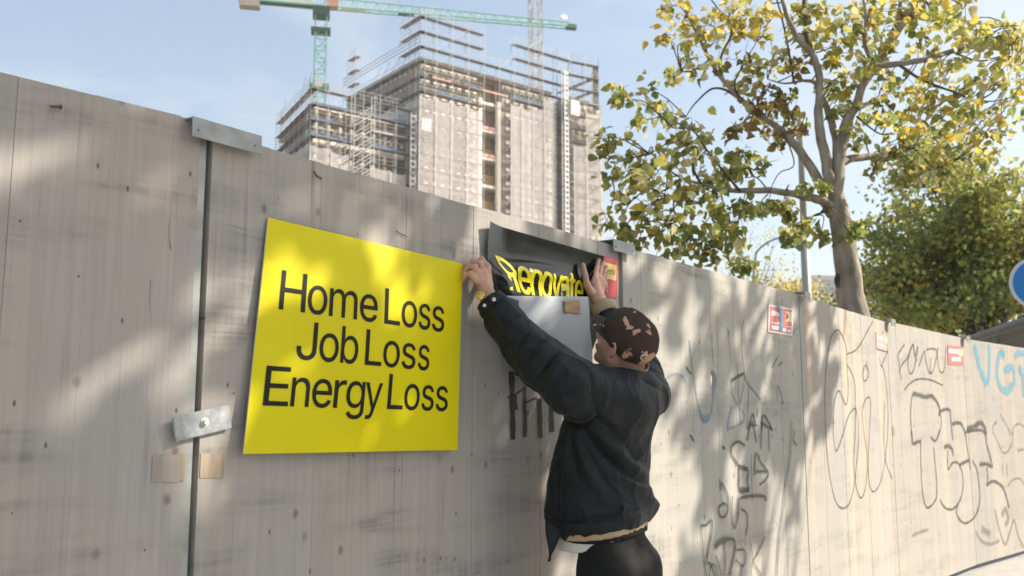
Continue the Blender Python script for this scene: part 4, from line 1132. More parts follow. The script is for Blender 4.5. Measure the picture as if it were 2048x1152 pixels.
# ------------------------------------------------------------------ cranes
GREEN = mat('green_crane_paint', (.20, .52, .32), .5, .15, 1.0)
GREYC = mat('grey_crane_paint', (.42, .41, .39), .55, .15, 1.0)
ORANGE = mat('orange_cabin', (.66, .36, .25), .6, .1, 1.0)
BEIGE = mat('counterweight_concrete', (.48, .41, .32), .85, .1, 1.0)
DKG = mat('dark_green_steel', (.035, .10, .065), .6, .2, 1.0)
def lattice_mast(root, w, z0, z1, m, step=1.9, r=.12, rb=.06):
    c = [(-w/2, -w/2), (w/2, -w/2), (w/2, w/2), (-w/2, w/2)]
    for x, y in c: MB().tube((x, y, z0), (x, y, z1), r).build('chord', m, root)
    br = MB(); n = int((z1-z0)/step)
    for i in range(n):
        za, zb = z0+i*step, z0+(i+1)*step
        for j in range(4):
            p, q = c[j], c[(j+1) % 4]
            if i % 2: p, q = q, p
            br.tube((*p, za), (*q, zb), rb); br.tube((*p, za), (*q, za), rb)
    o = br.build('bracing', m, root); o['kind'] = 'stuff'
m0 = at(640, 120, 142); jz = at(640, 15, 142)[2]; jend = at(1152, 60, 150)
jd = np.array([jend[0]-m0[0], jend[1]-m0[1]]); JL = np.linalg.norm(jd); jd /= JL
crane = empty('green_tower_crane', (m0[0], m0[1], 0), math.atan2(jd[1], jd[0]))
tag(crane, 'pale green tower crane with a long lattice jib over the site', 'crane')
lattice_mast(crane, 1.75, 0, jz-1.2, GREEN)
MB().box((-1.3, -1.3, jz-1.6), (1.3, 1.3, jz-.4)).build('slewing_ring', DKG, crane)
MB().box((-1.5, -1.2, jz-4.2), (1.5, 1.2, jz-3.7)).build('collar', DKG, crane)
MB().box((-.7, -1.4, jz-13.4), (.5, -.6, jz-12.0)).build('control_box', WHITE, crane)
MB().box((-1.5, -1.3, jz-13.0), (1.5, 1.3, jz-12.8)).build('landing', GREEN, crane)
MB().box((.8, -1.6, jz-.3), (2.6, -.3, jz+1.7)).build('cab', ORANGE, crane)
jib = MB(); H0 = 1.7
for y in (-.6, .6): MB().tube((0, y, jz), (JL, y, jz), .11).build('jib_chord', GREEN, crane)
MB().tube((0, 0, jz+H0), (JL-1, 0, jz+.9), .10).build('jib_chord', GREEN, crane)
n = 22
for i in range(n):
    xa, xb = i*JL/n, (i+1)*JL/n; xm = (xa+xb)/2; h = H0+(.9-H0)*xm/JL
    for y in (-.6, .6): jib.tube((xa, y, jz), (xm, 0, jz+h), .045); jib.tube((xm, 0, jz+h), (xb, y, jz), .045)
    jib.tube((xa, -.6, jz), (xa, .6, jz), .045)
o = jib.build('jib_bracing', GREEN, crane); o['kind'] = 'stuff'
MB().box((JL-1.6, -.5, jz-.25), (JL, .5, jz+.45)).build('jib_tip', DKG, crane)
for (xa, xb) in ((3, 7), (12, 14.5)): MB().box((xa, -.35, jz-.18), (xb, .35, jz+.05)).build('walkway', DKG if xa > 5 else WHITE, crane)
for y in (-.7, .7): MB().tube((-12.6, y, jz+.1), (0, y, jz), .16).build('counter_jib_chord', GREEN, crane)
MB().box((-12.6, -.7, jz-.05), (0, .7, jz+.05)).build('counter_jib_deck', DKG, crane)
MB().box((-12.4, -.9, jz-1.0), (-9.4, .9, jz+1.2)).build('counterweight', BEIGE, crane)
MB().box((-6.5, -.6, jz+.1), (-1.2, .6, jz+1.6)).build('winch_house', WHITE, crane)
lamp = MB().lathe([(.01, -.12), (.45, -.12), (.56, -.05), (.56, .05), (.45, .12), (.01, .12)], n=20)
lamp.build('floodlight', mat('white_lamp_glass', (.9, .9, .88), .3, .02, 1.0), crane, (JL-2.3, -.75, jz+1.4), (R(75), 0, 0))
m1 = at(1072, 100, 162)
crane2 = empty('grey_tower_crane', (m1[0], m1[1], 0), R(25))
tag(crane2, 'grey lattice crane mast rising behind the tower', 'crane')
lattice_mast(crane2, 1.9, 0, 92, GREYC, 2.0, .13, .075)
MB().box((-1.3, -1.3, 88), (1.3, 1.3, 92.4)).build('slewing_ring', GREYC, crane2)
for y in (-.6, .6): MB().tube((-14, y, 92.5), (36, y, 92.5), .12).build('jib_chord', GREYC, crane2)
# ================================================================== TREES
def leaf_mat(name, col, trans=.5):
    m, nt, bs, out = nodes_of(name); Nn, L = nt.nodes, nt.links
    g = Nn.new('ShaderNodeNewGeometry'); no = Nn.new('ShaderNodeTexNoise'); no.inputs['Scale'].default_value = 3.0; no.inputs['Detail'].default_value = 3
    L.new(g.outputs['Position'], no.inputs['Vector'])
    r = Nn.new('ShaderNodeMapRange'); r.inputs[1].default_value = .3; r.inputs[2].default_value = .7; r.inputs[3].default_value = .72; r.inputs[4].default_value = 1.25
    L.new(no.outputs['Fac'], r.inputs[0])
    vm = Nn.new('ShaderNodeVectorMath'); vm.operation = 'SCALE'; vm.inputs[0].default_value = col; L.new(r.outputs[0], vm.inputs['Scale'])
    L.new(vm.outputs[0], bs.inputs['Base Color']); bs.inputs['Roughness'].default_value = .55; bs.inputs['Specular IOR Level'].default_value = .35
    tr = Nn.new('ShaderNodeBsdfTranslucent'); L.new(vm.outputs[0], tr.inputs['Color'])
    mx = Nn.new('ShaderNodeMixShader'); mx.inputs[0].default_value = trans
    L.new(bs.outputs[0], mx.inputs[1]); L.new(tr.outputs[0], mx.inputs[2]); L.new(mx.outputs[0], out.inputs['Surface'])
    return m
LG = leaf_mat('green_leaf', (.25, .30, .085)); LYG = leaf_mat('yellow_green_leaf', (.50, .48, .13)); LP = leaf_mat('pale_leaf', (.70, .64, .34))
LY = leaf_mat('yellow_leaf', (.76, .56, .10)); LB = leaf_mat('brown_leaf', (.27, .175, .075)); LDG = leaf_mat('dark_green_leaf', (.10, .15, .04))
LMATS = [LG, LYG, LP, LY, LB, LDG]
BARK = mat('grey_brown_bark', (.31, .265, .21), .9, .5, 13, bump=1.0, stretch=(1, 1, .35))
BARKD = mat('dark_bark', (.10, .085, .07), .9, .3, 9, bump=.4)

LEAF_V = np.array([(0,0,0), (.30,.02,.04), (.50,.30,.07), (.40,.66,.05), (.16,.92,.0), (0,1.08,-.05), (-.16,.92,.0), (-.40,.66,.05), (-.50,.30,.07), (-.30,.02,.04), (0,.45,-.03)])
LEAF_V[:, 1] -= .05
LEAF_F = [(10,i,i+1) for i in range(0, 9)] + [(10, 9, 0)]
def leaf_basis(rng, droop=.5):
    """random leaf frame, hanging somewhat"""
    d = rng.normal(size=3); d[2] = d[2]*.6-droop; d /= np.linalg.norm(d)
    n = rng.normal(size=3); n[2] = abs(n[2])+.3; n -= d*np.dot(n, d); n /= np.linalg.norm(n)
    return np.stack([np.cross(d, n), d, n], 1)
def foliage(name, centres, sizes, mats_idx, parent, origin, rng, curl=.6, m=None, droop=.5, fan=None):
    V = np.empty((len(centres)*11, 3)); F = []; MI = []
    for i, (c, s, mi) in enumerate(zip(centres, sizes, mats_idx)):
        B = leaf_basis(rng, droop); lv = LEAF_V.copy(); lv[:, 2] += -curl*rng.uniform(.0, 1.)*lv[:, 1]**2 + rng.uniform(-.25, .55)*np.abs(lv[:, 0])+rng.uniform(-.3, .3)*lv[:, 0]*lv[:, 1]
        V[i*11:(i+1)*11] = c + (lv*s) @ B.T - origin
    base = np.array(LEAF_F)
    n = len(centres)
    allf = (base[None]+np.arange(n)[:, None, None]*11).reshape(-1, 3)
    me = bpy.data.meshes.new(name)
    me.vertices.add(len(V)); me.vertices.foreach_set('co', V.ravel())
    me.loops.add(len(allf)*3); me.loops.foreach_set('vertex_index', allf.ravel())
    me.polygons.add(len(allf)); me.polygons.foreach_set('loop_start', np.arange(len(allf))*3)
    for q in LMATS: me.materials.append(q)
    me.polygons.foreach_set('material_index', np.repeat(np.asarray(mats_idx, int), 10))
    me.polygons.foreach_set('use_smooth', np.ones(len(allf), bool))
    me.update(); me.validate()
    o = link(name, me, parent); o['kind'] = 'stuff'
    return o

# ---- the autumn tree behind the fence; limbs traced from where they stand, 8.6 m away
TD = 9.0
def zt(x, y, dy=0.0):
    return at(1180+x/1.8, y/1.8, TD+dy)
trng = np.random.default_rng(11)
tb = zt(955, 1180); 
tree = empty('autumn_street_tree', (tb[0]+.02, tb[1], 0))
tag(tree, 'young broadleaf tree with yellowing autumn leaves rising behind the hoarding', 'tree')
TO = np.array([tb[0]+.02, tb[1], 0])
pxm = 1900*1.8/TD                                      # zoom pixels per metre
LIMBS = [
 ([(990,1750),(975,1400),(952,1150),(930,1000),(915,880),(895,760),(882,690),(893,600),(903,520)], [.30,.26,.20,.175,.16,.14,.115,.10,.085], 0.0, 0.0),
 ([(872,770),(850,735),(805,712),(740,700),(640,684),(540,686),(470,680),(400,662),(330,640),(262,600)], [.085,.075,.058,.048,.044,.036,.030,.022,.016,.008], 0.0, -.5),
 ([(868,740),(838,680),(800,610),(755,545),(700,480),(650,440),(590,400),(540,355),(480,290),(430,215),(390,130),(350,50),(325,-20)], [.09,.075,.066,.060,.054,.048,.042,.036,.030,.026,.022,.016,.010], 0.0, .4),
 ([(876,700),(856,620),(842,540),(828,470),(822,390),(826,280),(800,195),(755,145),(718,80),(690,-10)], [.09,.078,.07,.066,.06,.052,.046,.04,.034,.026], 0.0, -.2),
 ([(893,600),(882,490),(860,410),(835,350),(812,300),(770,290),(700,300),(640,285)], [.06,.056,.048,.042,.034,.022,.014,.008], 0.0, .5),
 ([(903,540),(925,440),(958,382),(978,315),(1030,240),(1085,150),(1135,75),(1190,-10)], [.085,.074,.064,.056,.052,.046,.042,.036], 0.0, -.3),
 ([(1030,240),(1100,230),(1190,218),(1300,186),(1400,160),(1500,140),(1575,110)], [.034,.03,.028,.024,.02,.016,.012], -.15, -.9),
 ([(955,395),(1010,368),(1080,330),(1125,300)], [.028,.024,.016,.008], 0.0, .6),
 ([(895,590),(950,568),(1020,560),(1090,562),(1180,520),(1280,485),(1400,480),(1500,488)], [.045,.04,.035,.026,.022,.018,.014,.008], .1, .9),
 ([(1020,235),(990,150),(995,60),(980,-20)], [.03,.026,.02,.014], 0.0, .3), ([(1085,150),(1110,60),(1120,-10)], [.03,.024,.016], -.1, -.2),
 ([(770,-20),(775,60),(780,130),(800,195)], [.02,.022,.026,.032], 0.1, 0.0), ([(590,400),(500,330),(440,320),(380,370),(345,420)], [.02,.014,.011,.008,.005], .2, .5),
 ([(480,290),(470,210),(510,110),(460,30),(430,-10)], [.018,.014,.011,.008,.006], .3, .3), ([(540,686),(500,640),(420,540),(370,470),(300,460)], [.016,.013,.01,.008,.005], -.3, -.6),
 ([(400,662),(370,600),(385,540),(300,500),(270,520),(215,555)], [.014,.011,.008,.007,.006,.004], -.4, -.5), ([(700,480),(735,590),(680,625),(640,700)], [.008,.006,.005,.004], -.1, -.4),
 ([(640,684),(600,640),(560,640)], [.008,.006,.004], -.2, -.3), ([(470,680),(480,740),(505,830)], [.009,.006,.004], -.4, -.5), ([(330,640),(250,690),(150,640),(80,640)], [.011,.008,.006,.004], -.5, -.7),
 ([(330,640),(300,740),(340,830),(420,900)], [.010,.008,.006,.004], -.5, -.7), ([(1115,235),(1200,290),(1320,335),(1380,360),(1440,340),(1500,280)], [.016,.013,.01,.009,.007,.005], -.6, -.8),
 ([(1380,360),(1450,365),(1520,350)], [.008,.006,.004], -.6, -.9), ([(1300,186),(1400,220),(1500,200),(1560,230)], [.010,.008,.006,.004], -.6, -.9), ([(960,420),(1040,480),(1100,480)], [.012,.008,.005], .3, .6),
 ([(1180,520),(1230,600),(1300,590),(1380,560)], [.01,.008,.006,.004], .5, .8), ([(780,800),(720,830),(700,850)], [.007,.005,.003], -.2, -.3), ([(862,760),(820,770),(780,790),(730,810)], [.012,.009,.007,.004], -.05, -.2),
 ([(735,300),(715,180),(690,60),(670,-10)], [.012,.011,.01,.008], .2, .3), ([(540,355),(520,300),(560,220),(600,150)], [.012,.009,.007,.004], .2, .2), ([(430,215),(380,250),(330,260)], [.009,.006,.004], .3, .4),
]
limb_pts = []
twig = MB(); trunk = None
for i, (pts, rad, d0, d1) in enumerate(LIMBS):
    n = len(pts)
    P = [zt(x, y, d0+(d1-d0)*k/(n-1)) for k, (x, y) in enumerate(pts)]
    if i == 0: P[0][2] = -.1
    rad = [r_*.70 for r_ in rad] if rad[0] > .05 else rad
    S = spline(P, 5); rr = np.interp(np.linspace(0, 1, len(S)), np.linspace(0, 1, n), rad)
    wob = np.array([[mnoise.noise(Vector((j*.35+i*9, c*7.7, i))) for c in range(3)] for j in range(len(S))])
    S[1:] += wob[1:]*np.minimum(.02, rr[1:]*.35)[:, None]
    limb_pts.append((S, rr))
    mbp = MB().path(S-TO, rr, 12 if rad[0] > .05 else 7)
    nm = 'trunk' if i == 0 else ('limb' if rad[0] > .03 else 'branch')
    mbp.build(nm, BARK if rad[0] > .02 else BARKD, tree, smooth=True)
kn = zt(905, 1010, -.17)
MB().lathe([(.050,0),(.055,.012),(.040,.022),(.022,.005),(.004,-.01)], n=16).build('knot_hollow', BARKD, tree, tuple(zt(893, 1010, -.115)-TO), (R(80), 0, R(-35)), True).scale = (.6, 1.4, 1)
allpts = np.vstack([s[len(s)//4:] for s, r in limb_pts[1:]])
# leaf clumps (zoom pixels): x, y, spread, leaf count, palette
CL = []
def cl(pal, n, *xyr): CL.extend([(x, y, r, n, pal) for x, y, r in xyr])
cl('mix', 15, (90,330,40),(115,360,30),(215,320,45),(180,440,45),(240,380,40),(300,270,35),(300,430,45),(360,470,50),(330,500,40),(420,500,45),(45,500,45),(60,540,35))
cl('pale', 16, (130,560,50),(190,590,50),(250,560,45),(300,600,50),(230,640,50),(150,640,45),(70,640,38),(110,700,40),(330,560,50),(400,580,50),(270,700,55),(200,740,55),(330,690,50))
cl('green', 17, (560,600,50),(600,590,40),(500,610,45),(530,560,35),(480,640,40),(540,770,50),(500,800,50),(440,740,45),(560,740,30),(600,750,28),(640,740,30),(690,740,32),(705,765,18),(400,830,50),(420,920,45),(540,930,50),(560,970,28),(300,920,36),(480,880,50))
cl('mix', 16, (60,800,45),(110,830,38),(170,820,45),(230,800,50),(290,800,50),(350,770,50),(260,860,40),(360,880,45),(440,860,50),(520,860,45),(165,890,16),(380,700,50),(430,660,40))
cl('yellow', 14, (300,20,40),(270,40,25),(330,90,45),(270,120,45),(380,70,40),(430,90,45),(400,130,40),(470,60,40),(520,70,45),(560,50,40),(540,110,40),(600,80,35),(640,40,30),(460,150,40),(350,150,40),(620,130,30),(520,20,40))
cl('pale', 13, (350,220,35),(380,260,40),(460,240,35),(560,220,40),(600,250,45),(520,300,45),(640,230,40),(680,210,40),(580,300,45))
cl('brown', 16, (620,340,50),(660,400,50),(600,380,40),(700,370,45),(640,450,45),(560,450,40),(520,470,30),(680,500,30),(740,420,40),(760,460,35),(690,340,40),(720,230,45),(760,220,35))
cl('ymix', 16, (730,60,45),(760,30,40),(800,60,45),(850,40,45),(830,110,45),(880,100,45),(920,60,50),(960,30,50),(940,110,50),(1000,70,50),(1040,30,50),(1010,140,45),(1060,110,50),(1100,40,50),(1150,20,50),(1200,30,50),(1170,100,45),(1230,60,50),(1290,30,50),(1340,20,50),(1300,80,40),(1250,10,50),(880,170,40),(800,150,35),(760,130,40),(930,190,40),(860,225,28),(990,225,30),(1065,185,25))
cl('mix', 15, (880,340,45),(900,390,40),(860,300,35),(920,330,40),(910,270,30),(940,480,40),(970,510,38),(1060,290,35),(1000,250,30),(1080,310,40),(1040,370,35),(1120,430,40),(1070,440,40),(1020,420,35),(1180,160,45))
cl('pale', 15, (1350,80,40),(1390,110,45),(1440,130,45),(1490,110,45),(1530,150,45),(1470,180,45),(1380,160,40),(1330,140,35),(1240,180,30),(1260,260,45),(1310,230,40),(1220,280,40),(1380,290,50),(1340,320,40),(1440,280,45),(1510,230,50),(1550,200,45),(1500,300,45),(1555,300,45),(1180,330,45),(1240,340,40))
cl('ymix', 15, (1160,390,45),(1220,400,45),(1270,420,50),(1320,400,45),(1370,390,45),(1420,420,50),(1480,410,50),(1530,380,50),(1555,430,50),(1330,460,45),(1260,480,45),(1190,460,40),(1410,480,45),(1480,470,45),(1140,490,45),(1090,520,45))
cl('mix', 16, (1060,560,45),(1040,590,35),(1120,560,50),(1180,540,45),(1230,560,50),(1200,620,50),(1260,620,45),(1140,630,40),(1130,660,25),(1310,530,45),(1370,520,40),(1440,560,35),(1400,580,40),(1290,600,40))
cl('green', 15, (770,800,35),(800,830,38),(830,850,30),(740,840,30),(715,845,20),(780,680,25),(840,670,22),(960,810,18),(945,850,20))
PAL = {'mix': [.32,.38,.20,.06,.04,0], 'pale': [.16,.34,.40,.07,.03,0], 'green': [.48,.34,.15,.03,0,0], 'yellow': [.06,.30,.32,.28,.04,0], 'brown': [.12,.16,.06,.05,.61,0], 'ymix': [.22,.38,.17,.20,.03,0]}
LC_, LS_, LM_ = [], [], []
tw = MB()
for (x, y, r, n, pal) in CL:
    c = zt(x, y); rad = r/pxm
    # depth of the clump follows the nearest limb
    dd = np.hypot(allpts[:, 0]-c[0], allpts[:, 2]-c[2]); j = int(np.argmin(dd)); dy = allpts[j][1]-c[1] + trng.normal()*.22
    c = zt(x, y, dy)
    a = allpts[j]
    mid = (a+c)/2 + trng.normal(size=3)*.05 + np.array([0, 0, .06])
    tw.path(spline([a, mid, c], 4)-TO, np.linspace(.008, .003, 9), 5)
    for q in range(3):
        e = c + trng.normal(size=3)*rad*.8; tw.path(spline([c, (c+e)/2+trng.normal(size=3)*.015, e], 2)-TO, np.linspace(.0035, .0018, 5), 4)
    for q in range(int(n*1.35)):
        LC_.append(c + trng.normal(size=3)*np.array([.58, .75, .55])*rad); LS_.append(trng.uniform(.052, .094)); LM_.append(trng.choice(6, p=PAL[pal]))
o = tw.build('twigs', BARKD, tree, smooth=True); o['kind'] = 'stuff'
# three hundred leaves as parts, the rest as one mass
order = np.argsort([-s for s in LS_]); big = set(order[:300].tolist())
crown = foliage('crown', [c for i, c in enumerate(LC_) if i not in big], [s for i, s in enumerate(LS_) if i not in big], [m for i, m in enumerate(LM_) if i not in big], tree, TO, trng)
lmesh = []
for mi in range(6):
    lv = LEAF_V.copy(); lv[:, 2] += -.2*lv[:, 1]**2+.12*np.abs(lv[:, 0])
    lmesh.append(mesh_from('leaf', lv, LEAF_F, LMATS[mi], True))
for i in order[:300]:
    B = leaf_basis(trng); o = link('leaf', lmesh[LM_[i]], crown)
    M4 = Matrix([[*(B[r_]*LS_[i]), (LC_[i]-TO)[r_]] for r_ in range(3)] + [[0, 0, 0, 1]]); o.matrix_local = M4

# ---- fuller trees: crown of leaf clumps round a branching skeleton
def full_tree(name, base, height, crown_c, crown_r, nclump, nleaf, leaf_s, pal, label, seed, clump_r=.5, trunk_r=.2, group=None, gaps=.0, shell=.55, cat='tree'):
    rng = np.random.default_rng(seed)
    root = empty(name, base); tag(root, label, cat, group)
    O = np.array(base, float); cc = np.array(crown_c, float); cr = np.array(crown_r, float)
    top = cc+np.array([0, 0, cr[2]*.3])
    P = spline([O, O+(cc-O)*np.array([.2, .2, .45]), cc], 6)
    MB().path(P-O, np.linspace(trunk_r, trunk_r*.45, len(P)), 12).build('trunk', BARK, root, smooth=True)
    br = MB(); C, S_, M_ = [], [], []
    for i in range(nclump):
        d = rng.normal(size=3); d /= np.linalg.norm(d); d[2] = d[2] if d[2] > -.55 else d[2]*.5
        q = cc + d*cr*(shell+(1-shell)*rng.random()**.7)*(1+.16*mnoise.noise(Vector(d*2.1+seed)))
        if gaps and mnoise.noise(Vector(q*.55)+Vector((seed, 0, 0))) > gaps: continue
        s = P[rng.integers(len(P)//2, len(P))]
        if i % 2 == 0: br.path(spline([s, (s+q)/2+rng.normal(size=3)*.12+np.array([0, 0, .12]), q], 3)-O, np.linspace(trunk_r*.22, .006, 7), 5)
        lead = rng.choice(6, p=pal)
        for k in range(int(nleaf*rng.uniform(.6, 1.4))):
            C.append(q + rng.normal(size=3)*np.array([1, 1, .7])*clump_r*.6); S_.append(leaf_s*rng.uniform(.7, 1.3)); M_.append(lead if rng.random() < .6 else rng.choice(6, p=pal))
    o = br.build('branches', BARKD, root, smooth=True); o['kind'] = 'stuff'
    foliage('crown', C, S_, M_, root, O, rng)
    return root
g0 = at(1905, 520, 24)
full_tree('green_tree', (g0[0]+.4, g0[1], 0), 8, (g0[0]+.6, g0[1], 5.3), (3.2, 2.8, 3.15), 190, 130, .105, [.50,.36,.03,.03,.0,.08], 'dense green tree with yellowing top filling the right behind the hoarding', 21, .50, .2, shell=.30)
g1 = at(1800, 560, 30)
full_tree('green_tree', (g1[0], g1[1], 0), 7, (g1[0], g1[1], 4.2), (2.2, 2.0, 2.2), 70, 90, .10, [.55,.16,.02,.02,.0,.25], 'smaller dark green tree beside the trunk of the autumn tree', 22, .48, .16, shell=.3)
g2 = at(1515, 530, 60)
full_tree('pale_far_tree', (g2[0], g2[1], 0), 13, (g2[0], g2[1], 10.8), (2.6, 2.4, 2.9), 70, 9, .12, [.0,.25,.45,.15,.15,0], 'sparse pale half bare tree far behind the fence top', 23, .8, .14)
g3 = at(1578, 585, 45)
full_tree('yellow_far_tree', (g3[0], g3[1], 0), 8, (g3[0], g3[1], 6.9), (1.9, 1.6, 1.15), 90, 22, .12, [.05,.25,.15,.40,.15,0], 'rounded yellow brown tree top just above the fence', 24, .5, .14)
# ---- street trees on the near side, right of the viewer: they throw the dappled shade
full_tree('roadside_tree', (8.4, 2.4, 0), 7, (5.3, 2.75, 5.25), (.75, 2.2, 1.9), 116, 15, .165, [.5,.3,.1,.05,.05,0], 'roadside tree right of the viewer shading the near boards', 35, .19, .12, 'roadside trees', shell=.36)
full_tree('roadside_tree', (9.8, 5.2, 0), 7, (7.0, 5.75, 5.6), (.7, 1.15, 1.5), 32, 14, .16, [.5,.3,.1,.05,.05,0], 'sparser roadside tree further along shading the scribbled panel', 32, .22, .10, 'roadside trees', shell=.1)
full_tree('added_reflection_shrub', (11.5, 6.0, 0), 4, (11.8, 5.6, 2.6), (1.5, 4.6, 2.35), 300, 40, .14, [.5,.1,.0,.0,.0,.4], 'unseen shrub added right of the viewer to darken reflections in the black sheet', 33, .5, .1, None, shell=.4, cat='shrub')  # added out of view so the glossy black sheet mirrors dark leaves, not sky
# ================================================================== THINGS BEYOND THE FENCE
POLE = mat('galvanised_lamp_pole', (.36, .35, .32), .5, .12, 4, metal=.3)
p0, p1 = at(1616, 640, 15), at(1600, 255, 15)
lp = empty('street_lamp', (p0[0]+.03, p0[1], 0)); LO = np.array([p0[0]+.03, p0[1], 0])
tag(lp, 'slim grey street lamp post standing behind the autumn tree', 'street lamp')
top = p1+(p1-p0)*.04; jn = at(1609, 483, 15)
MB().path([np.array([0, 0, 0]), p0-LO, jn-LO], [.085, .072, .066], 16).build('lower_post', POLE, lp, smooth=True)
MB().path([jn-LO, p1-LO, top-LO], [.054, .048, .044], 16).build('upper_post', POLE, lp, smooth=True)
MB().lathe([(.054, -.03), (.075, -.03), (.075, .03), (.054, .03)], n=16).build('joint_collar', POLE, lp, tuple(jn-LO), None, True)
MB().lathe([(.044, 0), (.05, .02), (.05, .06), (.02, .08)], n=16).build('lamp_head', POLE, lp, tuple(top-LO), None, True)
# thin arched lamp arm further off
q = [at(1512, 505, 30), at(1525, 492, 30), at(1545, 480, 30), at(1565, 474, 30), at(1580, 476, 30)]
al = empty('arched_lamp', (q[0][0], q[0][1], 0)); AO = np.array([q[0][0], q[0][1], 0])
tag(al, 'thin arched lamp arm curving up from the fence top', 'street lamp')
MB().path([np.array([-.35, 0, 0]), np.array([-.3, 0, 4.5])] + list(spline(q, 3)-AO), [.05]*2+[.035]*13, 8).build('arm', POLE, al, smooth=True)
# white building
WB = mat('white_render', (.72, .71, .69), .8, .05, .5); WG = mat('pale_green_glazing', (.42, .52, .50), .15, .06, .5); WW = mat('blue_grey_pane', (.20, .26, .33), .15, .1, 1)
c0 = at(1622, 560, 70); c1 = at(1760, 560, 70)
wbr = empty('white_building', (c0[0], c0[1], 0), R(8))
tag(wbr, 'small white building with pale glazing glimpsed beside the tree trunk', 'building')
W_ = c1[0]-c0[0]; Hh = c0[2]
MB().box((0, 0, 0), (W_, 8, Hh)).build('wall', WB, wbr)
MB().box((-.12, -.12, Hh), (W_+.1, 8.1, Hh+.35)).build('parapet', WB, wbr)
for i in range(4): MB().box((.62+i*1.0, -.05, Hh-6), (1.58+i*1.0, .02, Hh-.5)).build('glazing_panel', WG, wbr)
for z in (Hh-1.5, Hh-1.08): MB().box((.72, -.09, z), (1.1, -.052, z+.36)).build('window', WW, wbr)
# dark canopy roof at the right edge
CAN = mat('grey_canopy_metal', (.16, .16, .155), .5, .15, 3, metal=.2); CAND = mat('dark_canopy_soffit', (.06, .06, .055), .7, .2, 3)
e0, e1 = at(1925, 684, 17), at(2075, 634, 14.2)
cn = empty('canopy_roof', (e1[0], e1[1], 0)); CO = np.array([e1[0], e1[1], 0])
tag(cn, 'grey metal canopy with a sloping edge beam at the right edge', 'canopy')
dirc = (e1-e0); perp = np.array([dirc[1], -dirc[0], 0]); perp = -perp/np.linalg.norm(perp)*3.0
ext = e1+dirc*.9
cb = MB()
cb.tube(e0-CO, ext-CO, .075, 10); cb.build('edge_beam', CAN, cn, smooth=True)
mb = MB(); A_ = [e0, ext, ext-perp*-1+np.array([0, 0, -.2]), e0-perp*-1+np.array([0, 0, -.2])]
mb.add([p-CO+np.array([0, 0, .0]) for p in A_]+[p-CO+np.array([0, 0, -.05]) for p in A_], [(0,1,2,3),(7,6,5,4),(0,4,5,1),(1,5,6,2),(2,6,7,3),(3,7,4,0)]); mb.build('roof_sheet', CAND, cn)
pp = at(1993, 672, 15.5); MB().tube((pp[0]-CO[0], pp[1]-CO[1], 0), (pp[0]-CO[0], pp[1]-CO[1], pp[2]-.03), .055, 10).build('post', CAN, cn)
qa, qb = at(2005, 688, 15.4), at(2060, 664, 14.6); MB().tube(qa-CO, qb-CO, .02, 6).build('brace', CAN, cn)
# blue mandatory sign
BLU = mat('blue_sign_face', (.012, .22, .62), .4, .04, 4); 
sg = at(2077, 566, 12.6)
sr = empty('blue_round_sign', (sg[0], sg[1], 0)); tag(sr, 'round blue traffic sign with a white rim at the right edge', 'traffic sign')
rd = 54/1900*12.7
disc = lambda r0, r1, y: MB().add([(r1*math.cos(2*PI*k/48), y, r1*math.sin(2*PI*k/48)) for k in range(48)]+[(r1*math.cos(2*PI*k/48), y+.012, r1*math.sin(2*PI*k/48)) for k in range(48)], [tuple(range(48)), tuple(range(48, 96))[::-1]]+[(48+k, 48+(k+1) % 48, (k+1) % 48, k) for k in range(48)])
disc(0, rd, 0).build('rim', WB, sr, (0, 0, sg[2]), (0, 0, R(-12))); disc(0, rd*.88, -.004).build('face', BLU, sr, (0, 0, sg[2]), (0, 0, R(-12)))
MB().tube((0, .06, 0), (0, .06, sg[2]+.4), .03, 12).build('post', POLE, sr)
# ================================================================== THE PERSON PUTTING UP THE SHEET
# local frame: x to the person's right (along the fence), y forward (to the fence), z up
PA, PB = 1.46, .36
PO = fpt(PA, PB, 0)
def loc(a, b, z): return np.array([a-PA, PB-b, z])
def pxl(px, py, b): return loc(*fence_px(px, py, b))

